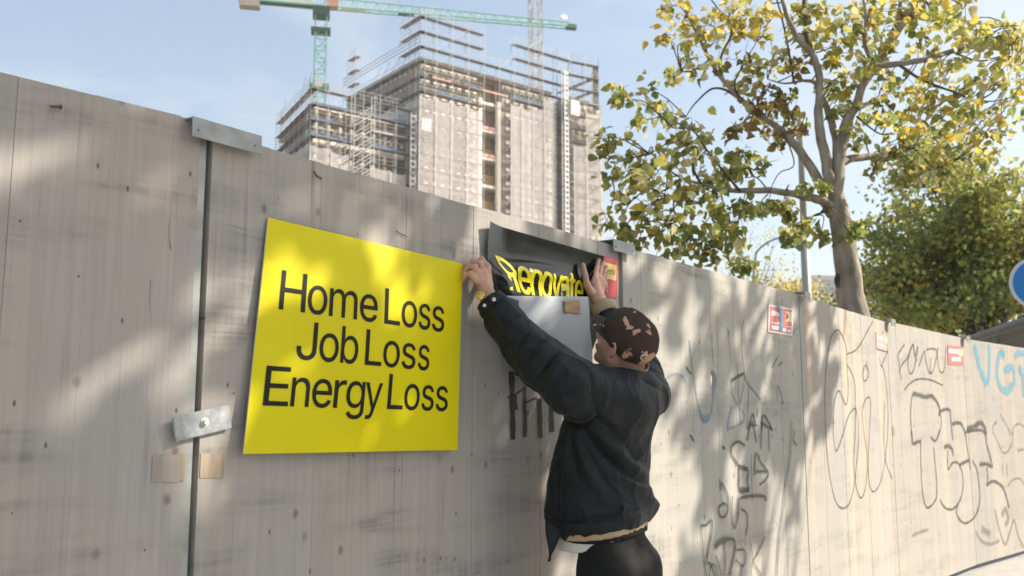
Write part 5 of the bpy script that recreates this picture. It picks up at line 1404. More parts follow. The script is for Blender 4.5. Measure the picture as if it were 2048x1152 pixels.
class SDF:
    """smooth union of simple shapes, meshed by surface nets on sparse blocks"""
    def __init__(s): s.prims = []; s.cuts = []
    def cone(s, p, q, r1, r2, k=.02):
        p, q = np.asarray(p, float), np.asarray(q, float); d = q-p; L2 = float(d @ d) or 1e-9
        def f(X):
            t = np.clip(((X-p) @ d)/L2, 0, 1)
            return np.linalg.norm(X-p-t[:, None]*d, axis=1)-(r1+(r2-r1)*t)
        s.prims.append((f, k, (p+q)/2, np.linalg.norm(d)/2+max(r1, r2))); return s
    def chain(s, pts, rad, k=.02):
        for i in range(len(pts)-1): s.cone(pts[i], pts[i+1], rad[i], rad[i+1], k)
        return s
    def ell(s, c, r, M=None, k=.02):
        c, r = np.asarray(c, float), np.asarray(r, float); M = np.eye(3) if M is None else np.asarray(M)
        def f(X):
            q = (X-c) @ M
            k0 = np.linalg.norm(q/r, axis=1); k1 = np.linalg.norm(q/(r*r), axis=1)+1e-9
            return np.where(k0 < 1e-4, -r.min(), k0*(k0-1)/k1)
        s.prims.append((f, k, c, r.max())); return s
    def loft(s, secs, k=.03):
        """elliptic sections (z, cx, cy, rx, ry)"""
        S = np.array(secs, float); zz = S[:, 0]
        def f(X):
            z = X[:, 2]; c = [np.interp(z, zz, S[:, i]) for i in range(1, 5)]
            qx, qy = (X[:, 0]-c[0]), (X[:, 1]-c[1]); rx, ry = c[2], c[3]
            k0 = np.sqrt((qx/rx)**2+(qy/ry)**2); k1 = np.sqrt((qx/rx**2)**2+(qy/ry**2)**2)+1e-9
            d = np.where(k0 < 1e-3, -np.minimum(rx, ry), k0*(k0-1)/k1)
            return np.maximum(d, np.maximum(zz[0]-z, z-zz[-1]))
        c = np.array([S[:, 1].mean(), S[:, 2].mean(), (zz[0]+zz[-1])/2])
        s.prims.append((f, k, c, float(np.linalg.norm([S[:, 3].max(), S[:, 4].max(), (zz[-1]-zz[0])/2]))+.05)); return s
    def cut(s, f): s.cuts.append(f); return s
    def eval(s, X, prims=None):
        d = None
        for f, k, c, r in (s.prims if prims is None else prims):
            e = f(X)
            if d is None: d = e
            else:
                h = np.clip(.5+.5*(d-e)/k, 0, 1); d = d+(e-d)*h-k*h*(1-h)
        if d is None: d = np.full(len(X), 9.)
        for f in s.cuts: d = np.maximum(d, f(X))
        return d
    def mesh(s, h, disp=None):
        lo = np.min([c-r for f, k, c, r in s.prims], axis=0)-3*h; hi = np.max([c+r for f, k, c, r in s.prims], axis=0)+3*h
        B = 14; W = B*h; nb = np.ceil((hi-lo)/W).astype(int)
        g = np.stack(np.meshgrid(*[np.arange(n) for n in nb], indexing='ij'), -1).reshape(-1, 3)
        cen = lo+(g+.5)*W; rad = W*.87
        near = np.abs(s.eval(cen)) < rad*1.9+.03
        V, F = [], []; vid = {}; off = 0
        ax = np.arange(B+1)
        G = np.stack(np.meshgrid(ax, ax, ax, indexing='ij'), -1).reshape(-1, 3)
        nx = (nb+1)*B+2
        keys_all, pos_all, quads = [], [], []
        for gi, cc in zip(g[near], cen[near]):
            pr = [p for p in s.prims if np.linalg.norm(cc-p[2]) < p[3]+rad+.12]
            if not pr: continue
            I = G+gi*B
            D = s.eval(lo+I*h, pr).reshape(B+1, B+1, B+1)
            if D.min() > 0 or D.max() < 0: continue
            neg = D < 0
            cnt = sum(neg[i:B+i, j:B+j, k:B+k].astype(int) for i in (0, 1) for j in (0, 1) for k in (0, 1))
            cells = np.argwhere((cnt > 0) & (cnt < 8))
            if len(cells) == 0: continue
            acc = np.zeros((len(cells), 3)); num = np.zeros(len(cells))
            corners = [(i, j, k) for i in (0, 1) for j in (0, 1) for k in (0, 1)]
            val = {c: D[cells[:, 0]+c[0], cells[:, 1]+c[1], cells[:, 2]+c[2]] for c in corners}
            for a in range(3):
                for c in corners:
                    if c[a] == 1: continue
                    c2 = tuple(1 if i == a else c[i] for i in range(3))
                    u, w = val[c], val[c2]; m = (u < 0) != (w < 0)
                    t = np.where(m, u/(u-w+1e-20), 0); p = np.tile(np.array(c, float), (len(cells), 1)); p[:, a] = t
                    acc += p*m[:, None]; num += m
            pos = lo+((cells+gi*B)+acc/num[:, None])*h
            key = ((cells[:, 0]+gi[0]*B)*nx[1]+(cells[:, 1]+gi[1]*B))*nx[2]+(cells[:, 2]+gi[2]*B)
            keys_all.append(key); pos_all.append(pos)
            # quads around sign-changing edges whose low corner lies in this block
            for a in range(3):
                b_, c_ = (a+1) % 3, (a+2) % 3
                sl0 = [slice(0, B)]*3; sl1 = [slice(0, B)]*3; sl1[a] = slice(1, B+1)
                n0, n1 = neg[tuple(sl0)], neg[tuple(sl1)]
                e = np.argwhere(n0 != n1)
                if len(e) == 0: continue
                flip = n0[e[:, 0], e[:, 1], e[:, 2]]
                E = e+gi*B; ids = []
                for db, dc in ((0, 0), (-1, 0), (-1, -1), (0, -1)):
                    q = E.copy(); q[:, b_] += db; q[:, c_] += dc
                    ids.append((q[:, 0]*nx[1]+q[:, 1])*nx[2]+q[:, 2])
                Q = np.stack(ids, 1); Q[~flip] = Q[~flip][:, ::-1]
                quads.append(Q)
        keys = np.concatenate(keys_all); pos = np.concatenate(pos_all); Q = np.concatenate(quads)
        u, idx = np.unique(keys, return_index=True); pos = pos[idx]
        j = np.searchsorted(u, Q); j = np.clip(j, 0, len(u)-1); ok = (u[j] == Q).all(1)
        return pos, j[ok]
def relax(V, Q, n=2, lam=.5):
    for _ in range(n):
        acc = np.zeros_like(V); c = np.zeros(len(V))
        for a, b in ((0, 1), (1, 2), (2, 3), (3, 0)):
            np.add.at(acc, Q[:, a], V[Q[:, b]]); np.add.at(acc, Q[:, b], V[Q[:, a]])
            np.add.at(c, Q[:, a], 1); np.add.at(c, Q[:, b], 1)
        V = V+(acc/np.maximum(c, 1)[:, None]-V)*lam
    return V
def normals(V, Q):
    n = np.cross(V[Q[:, 2]]-V[Q[:, 0]], V[Q[:, 3]]-V[Q[:, 1]]); N = np.zeros_like(V)
    for a in range(4): np.add.at(N, Q[:, a], n)
    return N/(np.linalg.norm(N, axis=1)[:, None]+1e-12)
def quad_obj(name, V, Q, m, parent=None):
    me = bpy.data.meshes.new(name)
    me.vertices.add(len(V)); me.vertices.foreach_set('co', np.ascontiguousarray(V).ravel())
    me.loops.add(len(Q)*4); me.loops.foreach_set('vertex_index', Q.ravel().astype(np.int32))
    me.polygons.add(len(Q)); me.polygons.foreach_set('loop_start', np.arange(len(Q))*4)
    me.polygons.foreach_set('use_smooth', np.ones(len(Q), bool))
    me.materials.append(m); me.update(); me.validate()
    return link(name, me, parent)
def to_px(V):
    """photo pixels of local points"""
    W = PO[None, :2]+V[:, :1]*U[None]-V[:, 1:2]*N_OUT[None]; z = V[:, 2]-CAM_Z
    fw = W[:, 1]*CP+z*SP; up = -W[:, 1]*SP+z*CP
    return np.stack([1024+FPX*W[:, 0]/fw, 576-FPX*up/fw], 1)
def polydist(P, line):
    L = spline(line, 6); d = np.full(len(P), 1e9); t = np.zeros(len(P))
    for i in range(len(L)-1):
        a, b = L[i], L[i+1]; e = b-a; u = np.clip(((P-a) @ e)/(e @ e+1e-9), 0, 1)
        q = np.linalg.norm(P-a-u[:, None]*e, axis=1); m = q < d; d[m] = q[m]; t[m] = (i+u[m])/(len(L)-1)
    return d, t

SKIN = mat('fair_skin', (.54, .315, .22), .52, .16, 45, spec=.4, bump=.06)
_b = SKIN.node_tree.nodes['Principled BSDF']; _b.inputs['Subsurface Weight'].default_value = .12; _b.inputs['Subsurface Radius'].default_value = (.012, .005, .003); _b.inputs['Subsurface Scale'].default_value = .6
def cloth(name, col, rough=.72, crumple=.5, weave=.15, spec=.3):
    m, nt, bs, out = nodes_of(name); Nn, L = nt.nodes, nt.links
    tc = Nn.new('ShaderNodeTexCoord')
    def nz(sc, det, dist, st=(1, 1, 1)):
        mp = Nn.new('ShaderNodeMapping'); mp.inputs['Scale'].default_value = st; L.new(tc.outputs['Object'], mp.inputs['Vector'])
        n = Nn.new('ShaderNodeTexNoise'); n.inputs['Scale'].default_value = sc; n.inputs['Detail'].default_value = det; n.inputs['Distortion'].default_value = dist
        L.new(mp.outputs[0], n.inputs['Vector']); return n.outputs['Fac']
    c = nz(9, 5, 2.2, (1, 1, .8)); f = nz(420, 2, 0); w = nz(3.2, 4, .3)
    r = Nn.new('ShaderNodeMapRange'); r.inputs[1].default_value = .3; r.inputs[2].default_value = .7; r.inputs[3].default_value = .75; r.inputs[4].default_value = 1.35; L.new(w, r.inputs[0])
    vm = Nn.new('ShaderNodeVectorMath'); vm.operation = 'SCALE'; vm.inputs[0].default_value = col; L.new(r.outputs[0], vm.inputs['Scale']); L.new(vm.outputs[0], bs.inputs['Base Color'])
    b1 = Nn.new('ShaderNodeBump'); b1.inputs['Strength'].default_value = crumple; b1.inputs['Distance'].default_value = .012; L.new(c, b1.inputs['Height'])
    b2 = Nn.new('ShaderNodeBump'); b2.inputs['Strength'].default_value = weave; b2.inputs['Distance'].default_value = .001; L.new(f, b2.inputs['Height']); L.new(b1.outputs[0], b2.inputs['Normal'])
    L.new(b2.outputs[0], bs.inputs['Normal']); bs.inputs['Roughness'].default_value = rough; bs.inputs['Specular IOR Level'].default_value = spec
    bs.inputs['Sheen Weight'].default_value = .04; bs.inputs['Sheen Roughness'].default_value = .5
    return m
NYLON = cloth('dark_navy_jacket_cloth', (.0050, .0088, .0108), .60, .40, .2, .32)
LINING = mat('tan_jacket_lining', (.40, .29, .17), .75, .10, 20)
SHIRT = mat('white_t_shirt', (.62, .60, .56), .8, .06, 20)
TROUS = cloth('black_trousers', (.014, .014, .013), .85, .25, .3, .2)
SHOE = mat('black_shoe_leather', (.02, .02, .02), .5, .1, 10)
GOLD = mat('gold_watch', (.62, .46, .16), .25, .1, 40, metal=.85)
SNAP = mat('metal_snap', (.62, .61, .57), .35, .05, 40, metal=.6)

# ---- joints
NECK = np.array([0, -.045, 1.47]); HEAD = np.array([.0, -.034, 1.592])
LSH, RSH = np.array([-.165, -.015, 1.425]), np.array([.17, -.015, 1.43])
LA = [LSH, pxl(1140, 770, .345), pxl(1088, 728, .275), pxl(1046, 688, .205), pxl(1012, 645, .145), pxl(984, 607, .095)]
LWR = pxl(976, 594, .072); LPALM = pxl(962, 552, .058)
RWR = pxl(1196, 598, .062); RA = [RSH, np.array([.25, .05, 1.50]), np.array([.315, .13, 1.585]), np.array([.35, .22, 1.69]), RWR+np.array([-.004, -.035, -.06])]
# head frame
HP, HY_ = R(33), R(-3)
hf = np.array([math.sin(HY_)*math.cos(HP), math.cos(HY_)*math.cos(HP), math.sin(HP)]); hr = np.array([math.cos(HY_), -math.sin(HY_), 0]); hu = np.cross(hr, hf)
_ro = R(-14); hr, hu = hr*math.cos(_ro)-hu*math.sin(_ro), hu*math.cos(_ro)+hr*math.sin(_ro)      # crown leans to the left
HM = np.stack([hr, hf, hu], 1)
def hd(x, y, z): return HEAD + HM @ np.array([x, y, z])

# ---- body: one continuous skin figure
bd = SDF()
bd.ell(hd(0, -.012, .030), (.073, .094, .086), HM, .02)
bd.ell(hd(0, .036, -.030), (.052, .056, .064), HM, .03); bd.ell(hd(0, .068, -.086), (.022, .020, .017), HM, .025)
for sx in (-1, 1):
    bd.cone(hd(sx*.055, -.004, -.052), hd(sx*.020, .068, -.090), .014, .013, .022)
    bd.ell(hd(sx*.042, .058, -.012), (.017, .016, .018), HM, .022); bd.cone(hd(sx*.012, .083, .022), hd(sx*.045, .070, .020), .011, .009, .015)
    # ear: base, rim and lobe
    bd.ell(hd(sx*.073, -.006, -.010), (.008, .013, .022), HM, .008)
    er = [(.072, .006, .010), (.079, .002, .021), (.086, -.010, .023), (.090, -.020, .012), (.088, -.021, -.004), (.082, -.015, -.020), (.076, -.004, -.030), (.072, .004, -.024)]
    for i in range(len(er)-1): bd.cone(hd(sx*er[i][0], er[i][1], er[i][2]), hd(sx*er[i+1][0], er[i+1][1], er[i+1][2]), .0042, .0042, .003)
bd.cone(hd(0, .083, .012), hd(0, .108, -.022), .009, .0125, .012)
for sx in (-1, 1): bd.ell(hd(sx*.012, .098, -.026), (.009, .010, .008), HM, .008)
bd.cone(hd(-.018, .091, -.052), hd(.018, .091, -.052), .007, .007, .008); bd.cone(hd(-.014, .088, -.062), hd(.014, .088, -.062), .0075, .0075, .008)
bd.cone(np.array([0, -.052, 1.42]), hd(0, -.030, -.045), .066, .058, .03)
bd.cone(np.array([0, -.02, 1.44]), hd(0, .02, -.07), .045, .04, .03)
bd.loft([(.86, 0, .01, .105, .065), (1.0, 0, .03, .105, .065), (1.2, 0, .02, .13, .080), (1.36, 0, .0, .14, .075), (1.44, 0, -.02, .085, .06)], .04)
for sx in (-1, 1):
    bd.cone((sx*.080, .01, .80), (sx*.095, .02, .50), .058, .050, .03); bd.cone((sx*.095, .02, .50), (sx*.10, -.02, .09), .052, .038, .03)
    bd.cone((sx*.10, -.04, .05), (sx*.115, .14, .035), .036, .028, .03)
bd.chain([LSH, LA[2], LWR], [.045, .040, .028], .03); bd.chain([RSH, RA[2], RWR], [.045, .040, .028], .03)
# left hand, back towards the viewer, fingers folded onto the edge of the sheet
def hand(sd, wrist, knuckles, pips, tips, kr, thumb, tr, palm_pts, palm_r):
    for (p, q, r1, r2) in palm_pts: sd.cone(p, q, r1, r2, .014)
    for kn, pi, ti, r in zip(knuckles, pips, tips, kr):
        sd.cone(wrist*.35+kn*.65, kn, r*1.15, r*1.18, .012)
        sd.cone(kn, pi, r*1.10, r, .005); sd.cone(pi, pi*.45+ti*.55, r, r*.92, .004); sd.cone(pi*.45+ti*.55, ti, r*.92, r*.80, .004)
    for i in range(len(thumb)-1): sd.cone(thumb[i], thumb[i+1], tr[i], tr[i+1], .007)
lk = [pxl(975, 533, .060), pxl(962, 527, .064), pxl(950, 534, .062), pxl(941, 547, .056)]
lp = [pxl(963, 518, .040), pxl(947, 523, .040), pxl(937, 533, .038), pxl(931, 549, .034)]
lt = [pxl(944, 533, .014), pxl(931, 540, .013), pxl(926, 550, .013), pxl(924, 562, .013)]
hand(bd, LWR, lk, lp, lt, [.0098, .0102, .0096, .0086], [pxl(976, 580, .05), pxl(975, 556, .028), pxl(966, 544, .016)], [.014, .0115, .0095],
     [(LWR, pxl(966, 550, .060), .025, .021), (LWR, pxl(956, 556, .056), .022, .018), (pxl(978, 572, .058), pxl(973, 540, .056), .016, .014)], None)
# right hand, palm pressed to the sheet, thumb apart
rk = [pxl(1190, 556, .044), pxl(1198, 556, .046), pxl(1204, 560, .044), pxl(1208, 567, .040)]
rp = [pxl(1193, 538, .034), pxl(1202, 538, .036), pxl(1208, 545, .034), pxl(1211, 554, .030)]
rt = [pxl(1198, 520, .020), pxl(1207, 524, .020), pxl(1213, 533, .019), pxl(1215, 544, .018)]
hand(bd, RWR, rk, rp, rt, [.0098, .0100, .0096, .0084], [pxl(1184, 588, .048), pxl(1174, 570, .042), pxl(1170, 549, .034), pxl(1166, 530, .026)], [.018, .0145, .0115, .0098],
     [(RWR, pxl(1190, 566, .048), .026, .020), (RWR, pxl(1202, 570, .046), .024, .018)], None)
bV, bQ = bd.mesh(.0032)
bV = relax(bV, bQ, 1, .4)
person = quad_obj('person', bV, bQ, SKIN)
_q = (bV-HEAD) @ HM
stub = np.clip((-.035-_q[:, 2])/.02, 0, 1)*np.clip((_q[:, 1]+.005)/.02, 0, 1)*np.clip((_q[:, 2]+.13)/.03, 0, 1)
nape = np.clip((-_q[:, 1]-.02)/.03, 0, 1)*np.clip((_q[:, 2]+.065)/.02, 0, 1)
_on = (np.linalg.norm(bV-HEAD, axis=1) < .17)
_a = person.data.attributes.new('stubble', 'FLOAT', 'POINT'); _a.data.foreach_set('value', (np.clip(stub*.55+nape*.8, 0, 1)*_on).astype(np.float32))
_nt = SKIN.node_tree; _at = _nt.nodes.new('ShaderNodeAttribute'); _at.attribute_name = 'stubble'
_mx = _nt.nodes.new('ShaderNodeMix'); _mx.data_type = 'RGBA'; _mx.inputs['B'].default_value = (.15, .095, .06, 1)
_src = _b.inputs['Base Color'].links[0].from_socket
_nt.links.new(_at.outputs['Fac'], _mx.inputs['Factor']); _nt.links.new(_src, _mx.inputs['A']); _nt.links.new(_mx.outputs['Result'], _b.inputs['Base Color']); person.location = PO; person.rotation_euler = (0, 0, FROT)
tag(person, 'person in dark jacket and bleached cap reaching up to fix the black sheet', 'person')
for sx in (-1, 1):
    e = MB(); n = 12
    for i in range(n+1):
        for j in range(n): e.v.append(tuple(.0118*np.array([math.sin(PI*i/n)*math.cos(2*PI*j/n), math.sin(PI*i/n)*math.sin(2*PI*j/n), math.cos(PI*i/n)])))
    e.f = [(i*n+j, i*n+(j+1) % n, (i+1)*n+(j+1) % n, (i+1)*n+j) for i in range(n) for j in range(n)]
    e.build('eye', SHIRT, person, tuple(hd(sx*.030, .077, .004)), None, True)

# ---- jacket
jk = SDF()
jk.loft([(.930, 0, .086, .184, .170), (.955, 0, .086, .188, .174), (1.02, 0, .086, .192, .178), (1.12, 0, .080, .194, .172), (1.22, 0, .064, .198, .160), (1.32, 0, .038, .202, .148), (1.40, .0, .008, .196, .132), (1.455, .0, -.022, .150, .106), (1.49, 0, -.036, .098, .086), (1.525, 0, -.045, .066, .067)], .05)
jk.chain(LA, [.090, .087, .078, .068, .058, .045], .045)
jk.ell((-.150, -.030, 1.395), (.078, .078, .08), None, .05); jk.ell((.155, -.040, 1.415), (.066, .080, .07), None, .03)
jk.chain(RA, [.085, .080, .072, .060, .048], .035)
jk.ell((0, -.095, 1.40), (.12, .040, .09), None, .06)                 # cloth bunched over the upper back
jk.ell((.02, -.075, 1.030), (.13, .018, .04), None, .04)             # blouson fullness above the hem
# hem plane rises towards the back, lower front corner on the near side
jk.cut(lambda X: (.958+.10*(X[:, 1]*-.35)+.018*np.sin(X[:, 0]*9+1) - .030*np.exp(-((X[:, 0]+.16)/.05)**2-((X[:, 1]-.12)/.06)**2)) - X[:, 2])
wl_dir = (LA[-1]-LA[-2])/np.linalg.norm(LA[-1]-LA[-2]); wr_dir = (RA[-1]-RA[-2])/np.linalg.norm(RA[-1]-RA[-2])
jk.cut(lambda X: np.where(np.linalg.norm(X-LA[-1], axis=1) < .14, (X-LA[-1]) @ wl_dir-.006, -1.))
jk.cut(lambda X: np.where(np.linalg.norm(X-RA[-1], axis=1) < .14, (X-RA[-1]) @ wr_dir-.004, -1.))
ndir = np.array([0, -.18, 1.0]); ndir /= np.linalg.norm(ndir)
jk.cut(lambda X: np.where((np.abs(X[:, 0]) < .12) & (X[:, 2] > 1.42), (X-np.array([0, -.05, 1.508])) @ ndir, -1.))
jV, jQ = jk.mesh(.0036)
jV = relax(jV, jQ, 2, .5)
# drape: folds traced where the cloth pulls from the armpit, elbow and hem
jN = normals(jV, jQ); jP = to_px(jV)
Wd = fvec(0, 0, 0); toc = np.array([-(PO[:2] @ U), PO[:2] @ N_OUT, 0]); toc /= np.linalg.norm(toc)
face = np.clip(jN @ toc*1.6+.25, 0, 1)
Zp = lambda *p: [(1000+x/2.44, 680+y/2.44) for x, y in p]
FOLDS = [  # line, half width px, depth m (negative = valley)
 (Zp((285,375),(340,405),(400,420),(440,405),(475,375)), 6, -.014), (Zp((300,345),(360,375),(430,375),(470,345)), 10, .010),
 (Zp((400,430),(460,500),(530,570),(610,640),(700,708)), 9, -.016), (Zp((430,420),(500,480),(590,560),(690,650),(745,690)), 12, .011), (Zp((600,650),(660,705),(720,735),(755,720)), 10, .012),
 (Zp((385,450),(430,550),(500,660),(580,760),(650,810)), 10, -.010), (Zp((365,455),(400,570),(450,680),(520,780)), 11, .007), (Zp((345,450),(352,560),(380,660)), 8, -.010),
 (Zp((300,440),(285,560),(278,720),(280,880)), 8, -.010), (Zp((325,430),(318,540),(315,660)), 8, .008), (Zp((470,390),(540,440),(620,520),(700,620)), 9, -.006), (Zp((480,360),(560,400),(650,480)), 12, .006),
 (Zp((440,160),(462,240),(468,320),(470,380)), 5, -.006), (Zp((560,190),(545,260),(520,330)), 12, -.006), (Zp((600,260),(680,300),(700,380),(680,460)), 22, .008), (Zp((540,230),(520,300),(500,350)), 8, .006),
 (Zp((690,190),(740,215),(800,255)), 8, -.008), (Zp((640,560),(690,590),(740,600)), 9, -.006), (Zp((300,900),(450,875),(600,850),(750,820)), 5, -.006), (Zp((420,800),(540,820),(640,790),(740,760)), 12, -.006),
 (Zp((480,700),(560,740),(640,800)), 10, .006), (Zp((700,700),(745,740),(745,820)), 10, .008), (Zp((250,600),(235,760),(222,930)), 7, .006), (Zp((270,620),(262,780),(262,930)), 6, -.008),
 # sleeve
 ([(1068,770),(1092,735),(1118,703)], 4, -.012), ([(1085,780),(1108,745),(1130,715)], 7, .006), ([(1050,755),(1070,722),(1100,690)], 7, .006), ([(1040,745),(1062,705),(1088,672)], 5, -.009),
 ([(1072,690),(1095,672),(1110,668)], 5, -.006), ([(1030,700),(1045,680),(1062,655)], 3.5, -.006), ([(1000,700),(1020,690),(1050,690)], 5, -.005), ([(1008,655),(1022,640),(1045,622)], 3.5, -.006), ([(975,640),(995,640),(1010,650)], 4, -.005),
 ([(1000,640),(1010,680),(1030,720)], 6, -.004), ([(1100,800),(1130,790),(1165,795)], 8, -.008), ([(1130,815),(1155,812),(1180,800)], 7, .006), ([(1105,760),(1140,750),(1172,760)], 12, .005), ([(1180,745),(1186,780),(1187,815)], 5, -.006),
]
D = np.zeros(len(jV))
for line, w, a in FOLDS:
    d, t = polydist(jP, line); D += 1.5*a*(np.exp(-(d/w)**2) if a > 0 else np.exp(-(d/(w*.9))**1.0))*np.sin(np.clip(t*.94+.03, 0, 1)*PI)**.5
D *= face
soft = np.array([mnoise.fractal(Vector((p[0]*9+p[2]*4, p[1]*9-p[2]*3, p[2]*7)), 1.0, 2.1, 3) for p in jV[::1]])
def ridged(p, f, o):
    w = Vector((mnoise.noise(Vector((p[0]*4+o, p[1]*4, p[2]*4))), mnoise.noise(Vector((p[0]*4, p[1]*4+o, p[2]*4+9))), mnoise.noise(Vector((p[0]*4, p[1]*4-7, p[2]*4+o)))))
    return (1-abs(mnoise.noise(Vector((p[0]*f, p[1]*f, p[2]*f*.8))+w*1.3)))**4
rg_ = np.array([ridged(p, 8.5, 3.1) for p in jV]); rg2 = np.array([ridged(p, 17., 8.7) for p in jV])
D += .0020*soft + .0065*(rg_-.45) + .0024*(rg2-.45)
jV = jV + jN*D[:, None]
jV = relax(jV, jQ, 1, .25)
jacket = quad_obj('jacket', jV, jQ, NYLON, person)
# lining edge, shirt hem and trousers
def ring_solid(name, secs, cut_lo, cut_hi, m, h=.005, parent=person):
    sd = SDF().loft(secs, .02); sd.cut(lambda X: cut_lo(X)-X[:, 2]); sd.cut(lambda X: X[:, 2]-cut_hi(X))
    V, Q = sd.mesh(h); return quad_obj(name, relax(V, Q, 1, .4), Q, m, parent)
hem = lambda X: .958-.035*X[:, 1]+.018*np.sin(X[:, 0]*9+1)
ring_solid('hem_band', [(.90, 0, .086, .185, .171), (1.03, 0, .086, .197, .183)], lambda X: hem(X)+.004, lambda X: hem(X)+.046, NYLON)
ring_solid('jacket_lining', [(.90, 0, .086, .183, .169), (1.0, 0, .086, .187, .173)], lambda X: hem(X)-.015+.004*np.sin(X[:, 0]*14), lambda X: hem(X)+.03, LINING)
ring_solid('shirt_hem', [(.85, 0, .072, .168, .150), (1.0, 0, .072, .172, .153)], lambda X: hem(X)-.060+.034*np.clip((-X[:, 1]+.05)/.1, 0, 1.0)+.005*np.sin(X[:, 0]*22), lambda X: hem(X)+.02, SHIRT)
ring_solid('inner_layer', [(.85, 0, .078, .174, .160), (1.0, 0, .078, .178, .164)], lambda X: hem(X)-.030+.010*np.clip((X[:, 1]-.02)/.1, 0, 1), lambda X: hem(X)+.01, TROUS)
ts = SDF()
ts.loft([(.72, 0, .004, .168, .118), (.80, 0, .006, .170, .120), (.87, 0, .014, .162, .112), (.93, 0, .030, .152, .104), (1.0, 0, .035, .145, .098)], .04)
for sx in (-1, 1):
    ts.chain([(sx*.092, -.004, .82), (sx*.100, .02, .50), (sx*.105, -.012, .10)], [.098, .078, .066], .03)
ts.cut(lambda X: .06-X[:, 2])
tV, tQ = ts.mesh(.006); tV = relax(tV, tQ, 2, .5); tN = normals(tV, tQ)
tV += tN*np.array([.004*mnoise.fractal(Vector((p[0]*8, p[1]*8, p[2]*12)), 1., 2., 3) for p in tV])[:, None]
quad_obj('trousers', tV, tQ, TROUS, person)
for sx in (-1, 1):
    sh_ = SDF().cone((sx*.10, -.06, .045), (sx*.12, .15, .035), .050, .040, .03).cone((sx*.10, -.05, .05), (sx*.10, -.03, .10), .050, .050, .03); sh_.cut(lambda X: .0-X[:, 2])
    V, Q = sh_.mesh(.006); quad_obj('shoe', V, Q, SHOE, person)
# hanging front corner of the open jacket
c0 = [pxl(1091, 1040, .215), pxl(1122, 1060, .25), pxl(1097, 1123, .215), pxl(1095, 1075, .19)]
fl = []; 
for j in range(9):
    for i in range(5):
        u, v = i/4, j/8
        p = (c0[0]*(1-u)+c0[1]*u)*(1-v)+(c0[2]+(c0[2]-c0[3])*0)*v; fl.append(p+np.array([0, .004*math.sin(6*v+3*u), 0]))
o = link('front_flap', mesh_from('front_flap', fl, [(j*5+i, j*5+i+1, (j+1)*5+i+1, (j+1)*5+i) for j in range(8) for i in range(4)], NYLON, True), person)
o.modifiers.new('thick', 'SOLIDIFY').thickness = .008
# cuffs
def cuff(name, c, d, r0, r1, w, m, sq=1.0):
    d = d/np.linalg.norm(d); a = np.cross(d, (0, 0, 1.)); a /= np.linalg.norm(a); b = np.cross(d, a)
    prof = [(r0*.80, 0), (r0, 0), (r0*1.02, w*.3), (r1*1.02, w*.8), (r1, w), (r1*.80, w), (r1*.78, w*.4)]
    n = 36; V = [c+d*h+(a*math.cos(2*PI*k/n)*sq+b*math.sin(2*PI*k/n))*r*(1+.03*math.sin(3*2*PI*k/n+1)) for r, h in prof for k in range(n)]
    m_ = len(prof); F = [(i*n+k, i*n+(k+1) % n, ((i+1) % m_)*n+(k+1) % n, ((i+1) % m_)*n+k) for i in range(m_) for k in range(n)]
    return link(name, mesh_from(name, V, F, m, True), person)
lc = cuff('sleeve_cuff', LA[-1]-wl_dir*.026, wl_dir, .056, .050, .040, NYLON)
cuff('lining_cuff', RA[-1]-wr_dir*.012, wr_dir, .054, .050, .050, LINING)
def snap(px, py, b, r):
    p = pxl(px, py, b); d = toc
    o = MB().lathe([(.0005, .004), (r*.5, .0042), (r*.62, .003), (r*.7, .0042), (r, .003), (r, 0)], n=18).build('snap', SNAP, person, tuple(p), None, True)
    o.rotation_mode = 'QUATERNION'; o.rotation_quaternion = Vector(d).to_track_quat('Z', 'Y')
snap(988, 599, .150, .0072); snap(969, 611, .138, .006)
# cuff tab
tabs = [pxl(978, 592, .128), pxl(1002, 590, .12), pxl(1036, 603, .128), pxl(1036, 614, .140), pxl(1005, 606, .145), pxl(980, 602, .142)]
o = link('cuff_tab', mesh_from('cuff_tab', tabs, [(0, 1, 4, 5), (1, 2, 3, 4)], NYLON, True), person); o.modifiers.new('thick', 'SOLIDIFY').thickness = .004
# watch
wd = (LPALM-LWR)/np.linalg.norm(LPALM-LWR)
wc = cuff('watch', LWR-wd*.008, wd, .0305, .0300, .014, GOLD, 1.0)
fc = MB().lathe([(.0005, .006), (.012, .006), (.0135, .0045), (.0155, .005), (.0160, .002), (.0150, -.003)], n=28).build('watch_face', GOLD, wc, tuple(pxl(961, 591, .095)), None, True)
fc.rotation_mode = 'QUATERNION'; fc.rotation_quaternion = Vector(toc*.8+np.array([-.4, 0, .1])).to_track_quat('Z', 'Y')

